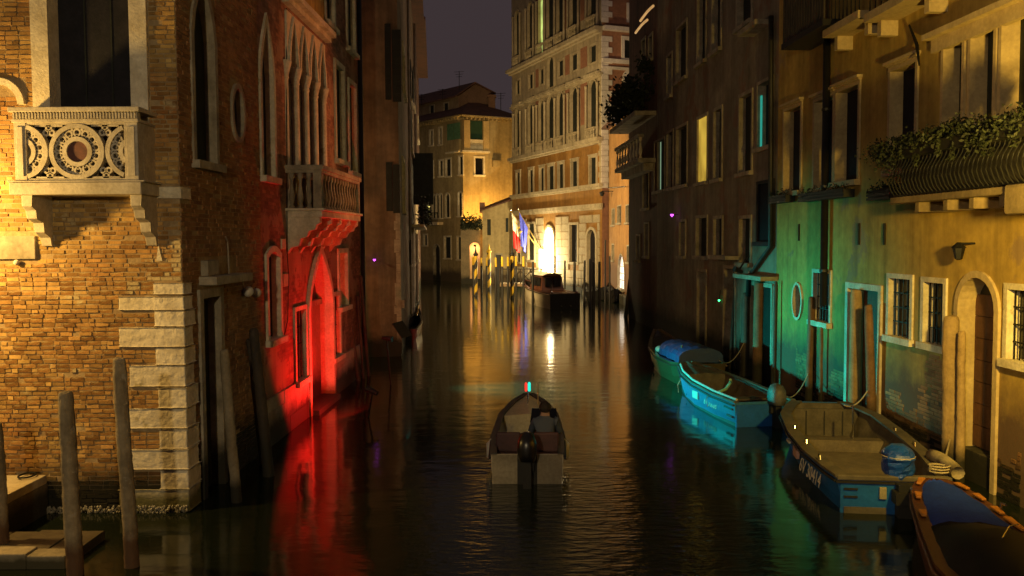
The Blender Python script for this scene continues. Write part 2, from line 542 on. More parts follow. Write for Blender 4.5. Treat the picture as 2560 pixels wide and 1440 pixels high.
# ------------------------------------------------------------------ building helpers
def outline(u0, u1, z0, z1, kind='rect', rise=None, n=12):
    """closed outline of an opening, anticlockwise from the lower corner"""
    w = (u1 - u0) / 2
    if kind == 'rect':
        return [(u0, z0), (u1, z0), (u1, z1), (u0, z1)]
    if kind == 'oval':
        uc, zc, h = (u0 + u1) / 2, (z0 + z1) / 2, (z1 - z0) / 2
        return [(uc + w * math.cos(2 * math.pi * k / 24), zc + h * math.sin(2 * math.pi * k / 24)) for k in range(24)]
    r = rise if rise is not None else w
    zs = z1 - r
    pts = [(u0, z0), (u1, z0)]
    for k in range(n + 1):
        x = 1 - 2 * k / n
        if kind == 'round':
            a = math.pi * k / n
            pts.append(((u0 + u1) / 2 + w * math.cos(a), zs + r * math.sin(a)))
        elif kind == 'seg':
            pts.append(((u0 + u1) / 2 + w * x, zs + r * (1 - x * x)))
        else:       # pointed
            pts.append(((u0 + u1) / 2 + w * x, zs + r * (1 - abs(x)) ** 0.62))
    return pts


def grow(pts, d):
    """offset an outline outward by d"""
    n = len(pts)
    out = []
    for i in range(n):
        a, b, c = Vector(pts[i - 1]), Vector(pts[i]), Vector(pts[(i + 1) % n])
        e1, e2 = (b - a), (c - b)
        n1 = Vector((e1.y, -e1.x)).normalized() if e1.length > 1e-6 else None
        n2 = Vector((e2.y, -e2.x)).normalized() if e2.length > 1e-6 else None
        n1, n2 = n1 or n2, n2 or n1
        m = (n1 + n2)
        if m.length < 1e-4:
            m = n1
        m.normalize()
        k = d / max(0.45, m.dot(n1))
        out.append((b.x + m.x * k, b.y + m.y * k))
    return out


def window(b, W, holes, r, kind='rect', rise=None, fw=0.11, depth=0.24, pane=None, frame=None, sill=True,
           bars=0, shutters=None, proud=0.05, name='window', pname='pane', hood=False, mull=0, leafmat=None, sill_out=0.14):
    """an opening with a stone surround, reveals, a pane set back, and what hangs on it; adds its hole to HOLES"""
    u0, u1, z0, z1 = r
    pane = pane or GLASS
    frame = frame or ISTRIA_D
    inner = outline(u0, u1, z0, z1, kind, rise)
    n = len(inner)
    f2 = fw if fw else 0.004
    outer = grow(inner, f2)
    holes.append(grow(inner, f2 * 0.5))
    mb = MB()
    loops = [[W.P(u, z, -depth) for u, z in inner], [W.P(u, z, proud) for u, z in inner],
             [W.P(u, z, proud) for u, z in outer], [W.P(u, z, -0.03) for u, z in outer]]
    for lp in loops:
        mb.v += [tuple(p) for p in lp]
    for j in range(3):
        for i in range(n):
            k = (i + 1) % n
            mb.f.append((j * n + i, j * n + k, (j + 1) * n + k, (j + 1) * n + i))
    fo = mb.build(name, frame, b)
    p = MB()
    p.prism(W, grow(inner, 0.01), -depth - 0.03, -depth + 0.02)
    p.build(pname, pane, fo)
    if sill:
        s = MB().wb(W, u0 - fw * 1.3, u1 + fw * 1.3, z0 - 0.13, z0 - 0.004, -0.02, sill_out)
        s.build('sill', frame, fo)
    if hood:
        s = MB().wb(W, u0 - fw * 1.6, u1 + fw * 1.6, z1 + fw + 0.04, z1 + fw + 0.10, -0.02, 0.13)
        s.wb(W, u0 - fw * 1.2, u1 + fw * 1.2, z1 + fw + 0.002, z1 + fw + 0.039, -0.02, 0.08)
        s.build('hood_moulding', frame, fo)
    for k in range(bars):
        u = u0 + (u1 - u0) * (k + 0.5) / bars
        MB().tube(W.P(u, z0, -0.06), W.P(u, z1, -0.06), 0.013, n=5).build('bar', IRON, fo)
    if bars:
        for t in (0.25, 0.5, 0.75):
            z = z0 + (z1 - z0) * t
            MB().wb(W, u0, u1, z - 0.012, z + 0.012, -0.085, -0.067).build('cross_bar', IRON, fo)
    if mull:
        for k in range(1, mull):
            u = u0 + (u1 - u0) * k / mull
            MB().wb(W, u - 0.03, u + 0.03, z0, z1 - 0.02, -depth + 0.021, -depth + 0.07).build('mullion', leafmat or frame, fo)
    if shutters:
        w = (u1 - u0) / 2
        for side in shutters:
            s = MB()
            ua = u0 - fw - w if side == 'a' else u1 + fw
            s.wb(W, ua, ua + w, z0, z1, proud + 0.02, proud + 0.06)
            so = s.build('shutter', leafmat or SHUTTER, fo)
    return fo


def facade(b, W, u0, u1, z0, z1, holes, m, D=6.0, name='wall', top=None, parent=None):
    """a wall sheet with its openings cut out, closed behind by side walls, a back and a top"""
    mb = MB()
    zt = min(z1, *(p[1] for p in top[2:])) if top else z1
    bb = []
    for h in holes:
        hu, hz = [p[0] for p in h], [p[1] for p in h]
        bb.append((max(min(hu), u0), min(max(hu), u1), max(min(hz), z0), min(max(hz), zt)))
    cut = lambda vals, lo, hi: sorted(set([round(v, 4) for v in vals if lo < v < hi] + [round(lo, 4), round(hi, 4)]))
    us = cut([v for q in bb for v in q[:2]], u0, u1)
    zs = cut([v for q in bb for v in q[2:]], z0, zt)
    grid = {}
    def gv(i, j):
        if (i, j) not in grid:
            grid[(i, j)] = len(mb.v)
            mb.v.append(tuple(W.P(us[i], zs[j], 0)))
        return grid[(i, j)]
    for i in range(len(us) - 1):
        for j in range(len(zs) - 1):
            cu, cz = (us[i] + us[i + 1]) / 2, (zs[j] + zs[j + 1]) / 2
            if any(q[0] < cu < q[1] and q[2] < cz < q[3] for q in bb):
                continue
            mb.f.append((gv(i, j), gv(i + 1, j), gv(i + 1, j + 1), gv(i, j + 1)))
    for h, q in zip(holes, bb):
        if len(h) > 4:          # fill between a curved opening and its box
            for k in range(len(h)):
                (ua, za), (ub, zb) = h[k], h[(k + 1) % len(h)]
                if abs(ub - ua) < 1e-5:
                    continue
                ze = q[3] if ub < ua else q[2]
                if abs(za - ze) + abs(zb - ze) > 1e-4:
                    mb.add([W.P(ua, za, 0), W.P(ub, zb, 0), W.P(ub, ze, 0), W.P(ua, ze, 0)], [(0, 1, 2, 3)])
    if top:
        mb.add([W.P(u0, zt, 0), W.P(u1, zt, 0), W.P(*top[2], 0), W.P(*top[3], 0)], [(0, 1, 2, 3)])
    for h in holes:
        n = len(h)
        mb.add([W.P(u, z, 0) for u, z in h] + [W.P(u, z, -0.34) for u, z in h],
               [(i, (i + 1) % n, n + (i + 1) % n, n + i) for i in range(n)])
    if D:
        for u in (u0, u1):
            mb.add([W.P(u, z0, 0), W.P(u, z1, 0), W.P(u, z1, -D), W.P(u, z0, -D)], [(0, 1, 2, 3)])
        mb.add([W.P(u0, z0, -D), W.P(u1, z0, -D), W.P(u1, z1, -D), W.P(u0, z1, -D)], [(0, 1, 2, 3)])
        mb.add([W.P(u0, z1, 0), W.P(u1, z1, 0), W.P(u1, z1, -D), W.P(u0, z1, -D)], [(0, 1, 2, 3)])
    return mb.build(name, m, b)


def lay(u0, u1, z0, z1, avoid, course, length, joint, rnd, header=0.35):
    """courses of pieces filling a rectangle around AVOID rectangles: (centre u, centre z, length)"""
    out = []
    nc = int((z1 - z0) / course)
    for c in range(nc):
        za, zb = z0 + c * course, z0 + (c + 1) * course
        iv = [(u0, u1)]
        for a0, a1, b0, b1 in avoid:
            if b1 <= za + 0.008 or b0 >= zb - 0.008:
                continue
            nv = []
            for s, e in iv:
                if a1 <= s or a0 >= e:
                    nv.append((s, e))
                else:
                    if a0 > s:
                        nv.append((s, a0))
                    if a1 < e:
                        nv.append((a1, e))
            iv = nv
        for s, e in iv:
            u = s - rnd.uniform(0, length * 0.5) if s == u0 else s
            while u < e - 0.03:
                ln = length * rnd.uniform(0.94, 1.05)
                if rnd.random() < header:
                    ln *= 0.5
                a, bb = max(u, s), min(u + ln, e)
                if e - bb < 0.07:
                    bb = e
                if bb - a > 0.035:
                    out.append(((a + bb) / 2, (za + zb) / 2, bb - a - joint))
                u = bb if bb == e else u + ln
                if bb == e:
                    break
    return out


def piece_mesh(name, m, jit, rnd):
    mb = MB()
    j = lambda: rnd.uniform(-jit, jit)
    v = [(x * .5 + j(), y * .5, z * .5 + j()) for z in (-1, 1) for x, y in ((-1, -1), (1, -1), (1, 1), (-1, 1))]
    mb.hexa(v)
    me = bpy.data.meshes.new(name)
    me.from_pydata(mb.v, [], mb.f)
    me.materials.append(m)
    return me


def piece(me, name, W, uc, zc, lu, lz, o0, o1, parent, tilt=0.0):
    o = bpy.data.objects.new(name, me)
    COL.objects.link(o)
    hang(o, parent)
    o.matrix_basis = Matrix.Translation(W.P(uc, zc, (o0 + o1) / 2)) @ W.mat() @ Matrix.Rotation(tilt, 4, 'Y') @ Matrix.Diagonal((lu, o1 - o0, lz, 1))
    return o


def baluster(mb, c, h, r, n=8):
    mb.lathe(c, [(r * .9, 0), (r * .9, h * .06), (r * .5, h * .1), (r * .95, h * .28), (r, h * .36), (r * .5, h * .62), (r * .45, h * .8),
                 (r * .85, h * .86), (r * .9, h * .94), (r * .9, h)], n)


def eaves(b, W, u0, u1, z, out, mname=ROOF, thick=0.12, D=6.0, rise=1.6, name='roof'):
    """a pitched roof with an overhanging edge"""
    mb = MB()
    mb.add([W.P(u0, z, out), W.P(u1, z, out), W.P(u1, z + rise, -D * 0.5), W.P(u0, z + rise, -D * 0.5),
            W.P(u0, z - thick, out), W.P(u1, z - thick, out), W.P(u1, z - thick, -0.1), W.P(u0, z - thick, -0.1),
            W.P(u0, z, -D), W.P(u1, z, -D)],
           [(0, 1, 2, 3), (0, 1, 5, 4), (4, 5, 6, 7), (3, 2, 9, 8), (0, 3, 8, 7, 4), (1, 2, 9, 6, 5)])
    return mb.build(name, mname, b)


# ------------------------------------------------------------------ canal water
def make_water():
    m = bpy.data.materials.new("canal_water")
    m.use_nodes = True
    N, L = m.node_tree.nodes, m.node_tree.links
    bs = N["Principled BSDF"]
    bs.inputs["Base Color"].default_value = (0.008, 0.011, 0.006, 1)
    bs.inputs["Roughness"].default_value = 0.10
    bs.inputs["IOR"].default_value = 1.36
    bs.inputs["Specular IOR Level"].default_value = 0.6
    geo = N.new("ShaderNodeNewGeometry")

    def noise(sc, stretch, det=3):
        mp = N.new("ShaderNodeMapping")
        mp.inputs["Scale"].default_value = stretch
        L.new(geo.outputs["Position"], mp.inputs[0])
        n = N.new("ShaderNodeTexNoise")
        n.inputs["Scale"].default_value = sc
        n.inputs["Detail"].default_value = det
        L.new(mp.outputs[0], n.inputs["Vector"])
        return n.outputs["Fac"]

    def math_(op, a, b):
        x = N.new("ShaderNodeMath")
        x.operation = op
        for i, s in enumerate((a, b)):
            if hasattr(s, "links"):
                L.new(s, x.inputs[i])
            else:
                x.inputs[i].default_value = s
        return x.outputs[0]

    calm = math_('MULTIPLY', noise(1.3, (0.8, 1.5, 1), 3), 0.35)
    fine = math_('MULTIPLY', noise(6.0, (0.7, 1.6, 1), 2), 0.014)
    # choppy wash behind the moving boat and near the bridge
    sp = N.new("ShaderNodeSeparateXYZ")
    L.new(geo.outputs["Position"], sp.inputs[0])
    dx = math_('SUBTRACT', sp.outputs[0], 0.9)
    dx = math_('MULTIPLY', dx, 0.36)
    dy = math_('MULTIPLY', math_('SUBTRACT', sp.outputs[1], 11.5), 0.16)
    d2 = math_('ADD', math_('MULTIPLY', dx, dx), math_('MULTIPLY', dy, dy))
    mr = N.new("ShaderNodeMapRange")
    mr.inputs["From Min"].default_value, mr.inputs["From Max"].default_value = 1.2, 0.1
    L.new(d2, mr.inputs[0])
    wash = math_('MULTIPLY', noise(4.2, (0.8, 1.9, 1), 4), math_('MULTIPLY', mr.outputs[0], 0.8))
    h = math_('ADD', math_('ADD', calm, fine), wash)
    bp = N.new("ShaderNodeBump")
    bp.inputs["Strength"].default_value = 0.24
    bp.inputs["Distance"].default_value = 0.11
    L.new(h, bp.inputs["Height"])
    L.new(bp.outputs[0], bs.inputs["Normal"])
    mb = MB()
    mb.add([(-400, -60, 0), (400, -60, 0), (400, 900, 0), (-400, 900, 0)], [(0, 1, 2, 3)])
    o = mb.build("canal_water", m)
    tag(o, "dark green canal water with lamp reflections", "water", kind="structure")


make_water()

# ------------------------------------------------------------------ the lines the houses stand on
CX, CY = at_z(470, 1278).x, at_z(470, 1278).y         # corner of the brick house
LDIR = Vector((0.023, 1.0))


def left_at(Y):
    return (CX + LDIR.x * (Y - CY), Y)


WA = Wall((CX, CY), (CX - 9, CY))                      # brick house, face to the viewer (u grows away from the corner)
WL = Wall((CX, CY), left_at(60))                       # brick and red houses along the canal
def right_at(Y):
    return (8.57 - 0.048 * Y, Y)
WR = Wall(right_at(0), right_at(60))                   # houses on the other bank
UA = lambda px, py=700: WA.uv(px, py)[0]
UL = lambda px, py=600: WL.uv(px, py)[0]
UR = lambda px, py=600: WR.uv(px, py)[0]


def rough_up(o, amt, size=.22, lev=4):
    """weathered, uneven faces"""
    tx = bpy.data.textures.get("weathering") or bpy.data.textures.new("weathering", 'CLOUDS')
    tx.noise_scale, tx.noise_depth = size, 3
    m = o.modifiers.new("fine", 'SUBSURF')
    m.subdivision_type, m.levels, m.render_levels = 'SIMPLE', lev, lev
    d = o.modifiers.new("worn", 'DISPLACE')
    d.texture, d.strength, d.mid_level, d.texture_coords = tx, amt, .5, 'GLOBAL'
    return o


# ================================================================== brick house with the carved balcony
def brick_house():
    b = thing('brick_house', 'old brick corner house with carved stone balcony and pale corner stones', 'house', (CX, CY, 0))
    rnd = random.Random(3)
    holes, avoid = [], []
    # tall window over the balcony
    r = WA.rect(121, 324, -330, 272)
    wz0 = r[2]
    fo = window(b, WA, holes, r, fw=0.26, depth=0.28, pane=BLUEBLACK, frame=ISTRIA, sill=False, proud=0.07, name='balcony_window', pname='shutter_panel')
    for k in (1, 2):
        u = r[0] + (r[1] - r[0]) * k / 3
        MB().wb(WA, u - 0.012, u + 0.012, r[2], r[3], -0.27, -0.245).build('shutter_batten', SHUTTER, fo)
    avoid.append((r[0] - 0.27, r[1] + 0.27, r[2] - 0.05, r[3] + 0.3))
    # stone plate with a small globe under it
    pl = WA.rect(-60, 92, 590, 648)
    MB().wb(WA, pl[0], pl[1], pl[2], pl[3], -0.05, 0.055).build('stone_plaque', ISTRIA_D, b, bevel=0.008)
    avoid.append((pl[0] - 0.01, pl[1] + 0.01, pl[2] - 0.01, pl[3] + 0.01))
    gu, gz = WA.uv(47, 656)
    MB().sphere(WA.P(gu, gz, 0.06), 0.045).build('small_globe', WHITEP, b, smooth=True)
    # half-round stone moulding at the frame's edge
    au, az = WA.uv(0, 262)
    MB().ring(WA, au, az, 0.30, 0.40, -0.02, 0.07, 20, 0, math.pi).build('arch_moulding', ISTRIA, b)
    avoid.append((au - 0.40, au + 0.40, az + 0.12, az + 0.38))
    avoid.append((au - 0.42, au - 0.28, az - 0.02, az + 0.2))
    # corner stones, long and short in turn, returning on the canal side
    quoins = [(388, 470, 466, 497, .38), (385, 470, 707, 736, .3), (298, 470, 741, 775, .32), (388, 470, 776, 816, .42), (300, 470, 818, 867, .30),
              (390, 470, 868, 912, .42), (325, 470, 913, 966, .34), (398, 470, 968, 1019, .46), (325, 470, 1020, 1070, .36),
              (400, 470, 1071, 1121, .48), (330, 470, 1122, 1172, .4), (403, 470, 1173, 1221, .5), (300, 470, 1222, 1276, .45)]
    av_side = []
    for x0, x1, yt, yb, ret in quoins:
        u0, u1, z0, z1 = WA.rect(x0, 470, yt, yb)
        u0 = 0.0
        pr = rnd.uniform(0.022, 0.04)
        mb = MB()
        a = WA
        P = a.P
        side = WL.d
        c = [P(-0.0, z0 + .006, 0) + WA.n * pr + WL.n * pr, P(u1, z0 + .006, pr), P(u1, z0 + .006, -.06), P(-.0, z0 + .006, -ret) + WL.n * pr]
        bot = [Vector((p.x, p.y, z0 + .006)) for p in (c[0], c[1], c[2], WL.P(ret, 0, -.06), WL.P(ret, 0, pr))]
        topv = [Vector((p.x, p.y, z1 - .006)) for p in bot]
        mb.add(bot + topv, [(0, 1, 2, 3, 4), (9, 8, 7, 6, 5)] + [(i, (i + 1) % 5, 5 + (i + 1) % 5, 5 + i) for i in range(5)])
        rough_up(mb.build('corner_stone', ISTRIA, b, bevel=0.014), .02)
        avoid.append((-0.1, u1, z0, z1))
        av_side.append((-0.1, ret, z0, z1))
    s = WA.rect(392, 407, 612, 652)
    MB().prism(WA, [(s[0], s[2]), (s[1], s[2]), ((s[0] * .4 + s[1] * .6), s[3])], -0.03, 0.03).build('stone_chip', ISTRIA, b)
    # wall sheet (mortar) and bricks
    uL = 3.75
    facade(b, WA, 0, 9.0, -1.0, 12.0, holes, MORTAR, D=0, name='wall')
    bricks = lay(0.0, uL, -0.07, 8.35, avoid, 0.0705, 0.205, 0.012, rnd, 0.3)
    meshes = [piece_mesh('brick', BRICK, 0.045, rnd) for _ in range(10)]
    vis = [q for q in bricks if 0.2 < q[1] < 3.9 and q[2] > 0.16 and q[0] < 3.4]
    rnd.shuffle(vis)
    single = set(id(q) for q in vis[:300])
    rest = MB()
    for q in bricks:
        uc, zc, ln = q
        deep = rnd.random() < 0.035
        pr = rnd.uniform(0.004, 0.022) if not deep else -0.02
        hz = 0.0705 - 0.013 * rnd.uniform(0.7, 1.6)
        if id(q) in single:
            piece(rnd.choice(meshes), 'brick', WA, uc, zc, ln, hz, -0.04, max(pr, 0.004), b, rnd.uniform(-.02, .02))
        else:
            j = lambda: rnd.uniform(-.006, .006)
            u0, u1, z0, z1 = uc - ln / 2, uc + ln / 2, zc - hz / 2, zc + hz / 2
            t = rnd.uniform(-.004, .004)
            rest.add([WA.P(u0, z0, -.04), WA.P(u1, z0, -.04), WA.P(u1, z1, -.04), WA.P(u0, z1, -.04),
                      WA.P(u0 + j() + .003, z0 + j() + .003, pr + t), WA.P(u1 + j() - .003, z0 + j() + .003, pr + j() * .5),
                      WA.P(u1 + j() - .003, z1 + j() - .003, pr - t), WA.P(u0 + j() + .003, z1 + j() - .003, pr + j() * .5)],
                     [(4, 5, 6, 7), (0, 1, 5, 4), (1, 2, 6, 5), (2, 3, 7, 6), (3, 0, 4, 7)])
    o = rest.build('brickwork', BRICK, b)
    o["kind"] = "stuff"
    # canal side: window, round window, water door
    hs = []
    r = WL.rect(482, 533, -40, 405)
    window(b, WL, hs, r, 'pointed', 0.9, fw=0.12, depth=0.17, pane=SHUTTER, frame=ISTRIA_D, proud=0.04)
    av_side.append((r[0] - .13, r[1] + .13, r[2] - .14, r[3] + .15))
    r = WL.rect(579, 605, 222, 344)
    window(b, WL, hs, r, 'oval', fw=0.09, depth=0.12, pane=SHUTTER, frame=ISTRIA_D, sill=False, name='oval_window')
    av_side.append((r[0] - .1, r[1] + .1, r[2] - .1, r[3] + .1))
    r = WL.rect(508, 551, 742, 1262)
    r = (r[0], r[1], -0.3, r[3])
    window(b, WL, hs, r, fw=0.15, depth=0.2, pane=SHUTTER, frame=ISTRIA_D, sill=False, name='water_door', pname='door_leaf')
    av_side.append((r[0] - .18, r[1] + .18, -1, r[3] + .2))
    l0, l1, lz0, lz1 = WL.rect(497, 592, 703, 722)
    MB().wb(WL, l0, l1, r[3] + .22, r[3] + .36, -0.02, 0.30).build('door_canopy', ISTRIA_D, b, bevel=0.015)
    MB().wb(WL, l0 + .1, l0 + .62, r[3] + .365, r[3] + .62, -0.02, 0.12).build('stone_block', ISTRIA_D, b, bevel=0.015)
    av_side.append((l0, l1, r[3] + .2, r[3] + .64))
    pts = [WL.P(*WL.uv(x, y), 0.05) for x, y in ((557, 592), (562, 604), (566, 690), (600, 683), (602, 716))]
    MB().path(pts, 0.014, 6).build('conduit', PALEPIPE, b)
    for x, y, rr in ((605, 729, .10), (626, 732, .09)):
        u, z = WL.uv(x, y)
        MB().sphere(WL.P(u, z, 0.12), rr, 12, 8).build('round_lamp_globe', WHITEP, b, smooth=True)
    endu = UL(652)
    facade(b, WL, 0, endu, -1.0, 12.0, hs, MORTAR, D=0, name='side_wall')
    sb = MB()
    for uc, zc, ln in lay(0.0, endu, -0.07, 9.4, av_side, 0.0705, 0.25, 0.011, rnd):
        pr = rnd.uniform(0.004, 0.02) if rnd.random() > .04 else -.02
        hz = 0.0705 - .013
        u0, u1, z0, z1 = uc - ln / 2, uc + ln / 2, zc - hz / 2, zc + hz / 2
        sb.add([WL.P(u0, z0, -.03), WL.P(u1, z0, -.03), WL.P(u1, z1, -.03), WL.P(u0, z1, -.03),
                WL.P(u0, z0, pr), WL.P(u1, z0, pr), WL.P(u1, z1, pr), WL.P(u0, z1, pr)],
               [(4, 5, 6, 7), (0, 1, 5, 4), (1, 2, 6, 5), (2, 3, 7, 6), (3, 0, 4, 7)])
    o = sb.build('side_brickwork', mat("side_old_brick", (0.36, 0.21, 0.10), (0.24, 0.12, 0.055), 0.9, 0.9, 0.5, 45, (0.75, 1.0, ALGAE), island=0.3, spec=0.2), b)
    o["kind"] = "stuff"
    MB().add([WA.P(0, 12, 0), WA.P(9, 12, 0), WL.P(endu, 12, -9), WL.P(endu, 12, 0)], [(0, 1, 2, 3)]).build('roof', ROOF, b)

    # ---- the balcony
    o1 = 0.62
    WB = WA.off(o1)
    uu = lambda px, y=380: WB.uv(px, y)[0]
    zz = lambda y, px=200: WB.uv(px, y)[1]
    uR, uLf = uu(345), uu(36)
    zs0, zs1 = zz(487), zz(456)
    zr0, zr1 = zz(306), zz(268)
    slab = MB().wb(WA, uR - .06, uLf + .06, zs0, zs1, -.02, o1 + .07).wb(WA, uR - .1, uLf + .1, zs1 + .002, zs1 + .03, -.02, o1 + .04)
    bal = slab.build('balcony', MARBLE, b, bevel=0.012)
    rail = MB().wb(WA, uR - .05, uLf + .05, zr1 - .07, zr1, 0.0, o1 + .06).wb(WA, uR - .02, uLf + .02, zr0, zr0 + .05, 0.0, o1 + .02)
    rail.wb(WA, uR, uLf, zr0 + .051, zr1 - .071, o1 - .12, o1)
    rail.build('top_rail', MARBLE, bal, bevel=0.008)
    n = 40
    fl = MB()
    for k in range(n):
        u = uR + (uLf - uR) * (k + .5) / n
        fl.wb(WA, u - .012, u + .012, zr0 + .052, zr1 - .09, o1 - .01, o1 + .035)
        fl.wb(WA, u - .008, u + .008, zr1 - .085, zr1 - .072, o1 - .01, o1 + .05)
    fl.build('fluting', MARBLE, bal)
    zb0, zb1 = zs1 + .03, zr0
    for px0, px1 in ((311, 345), (36, 66)):
        a, c = sorted((uu(px0), uu(px1)))
        MB().wb(WA, a, c, zb0, zb1, o1 - .2, o1).wb(WA, a + .04, c - .04, zb0 + .06, zb1 - .06, o1 + .001, o1 + .018).build('corner_pier', MARBLE, bal, bevel=0.006)
    # pierced front: one whole wheel between two cut by the piers
    ua, ub = uu(311), uu(66)
    uc, zc = uu(191, 382), (zb0 + zb1) / 2
    Rw = (zb1 - zb0) / 2 * 0.96
    oa, ob = o1 - .12, o1 - .03
    def cut_ring(mb, c, r0, r1, n, o0, oo):
        for k in range(n):
            a0, a1 = 2 * math.pi * k / n, 2 * math.pi * (k + 1) / n
            am = (a0 + a1) / 2
            x = c + math.cos(am) * (r0 + r1) / 2
            if ua <= x <= ub:
                mb.ring(WA, c, zc, r0, r1, o0, oo, 1, a0, a1)
    for k, c in enumerate((uc, uc - 2 * Rw * 1.02, uc + 2 * Rw * 1.02)):
        w = MB()
        cut_ring(w, c, Rw * .84, Rw, 48, oa, ob + .03)
        cut_ring(w, c, Rw * .38, Rw * .54, 36, oa, ob + .015)
        for q in range(14):
            a = 2 * math.pi * (q + .5) / 14
            x, z = c + math.cos(a) * Rw * .69, zc + math.sin(a) * Rw * .69
            if ua < x < ub:
                w.ring(WA, x, z, Rw * .085, Rw * .155, oa, ob, 10)
                w.disc(WA, c + math.cos(a) * Rw * .60, zc + math.sin(a) * Rw * .60, Rw * .05, oa, ob, 6)
            a += math.pi / 14
            x, z = c + math.cos(a) * Rw * .8, zc + math.sin(a) * Rw * .8
            if ua < x < ub:
                w.disc(WA, x, z, Rw * .055, oa, ob, 6)
        w.build('tracery_wheel', MARBLE, bal)
    MB().disc(WA, uc, zc, Rw * .40, oa + .01, ob - .02, 28).build('porphyry_roundel', PORPHYRY, bal)
    for c in (uc - Rw * 1.02, uc + Rw * 1.02):
        for sg in (1, -1):
            t = MB()
            zc2 = zc + sg * Rw * .74
            for q in range(3):
                a = math.pi / 2 * sg + (q - 1) * 2.1
                t.ring(WA, c + math.cos(a) * Rw * .12, zc2 + math.sin(a) * Rw * .12, Rw * .06, Rw * .13, oa, ob, 9)
            t.wb(WA, c - Rw * .5, c + Rw * .5, zc + sg * Rw * .93 - .012, zc + sg * Rw * .93 + .012, oa, ob)
            t.build('trefoil', MARBLE, bal)
    fr = MB().wb(WA, ua, ub, zb0, zb0 + .03, oa, ob + .02).wb(WA, ua, ub, zb1 - .03, zb1, oa, ob + .02)
    fr.build('tracery_border', MARBLE, bal)
    for ue in (uR + .0, uLf - .14):     # solid cheeks with a raised ring
        ck = MB().wb(WA, ue, ue + .14, zb0, zb1, 0.0, o1 - .201)
        ck.build('cheek_panel', MARBLE, bal, bevel=0.006)
    for u0, u1 in ((uu(347), uu(320)), (uu(72), uu(46))):
        a, c = sorted((u0, u1))
        prof = [(0.0, -0.75), (0.0, 0), (o1 - .03, 0), (o1 - .03, -.16), (o1 - .12, -.22), (o1 - .16, -.34), (o1 - .32, -.40), (o1 - .36, -.54), (o1 - .5, -.62), (o1 - .56, -.75)]
        m2 = MB()
        vs = [WA.P(a, zs0 + z, o) for o, z in prof] + [WA.P(c, zs0 + z, o) for o, z in prof]
        k = len(prof)
        tri = tessellate_polygon([[Vector((x, y, 0)) for x, y in prof]])
        m2.add(vs, [tuple(t) for t in tri] + [tuple(i + k for i in t) for t in tri] + [(i, (i + 1) % k, k + (i + 1) % k, k + i) for i in range(k)])
        m2.build('bracket', MARBLE, bal, bevel=0.01)


brick_house()


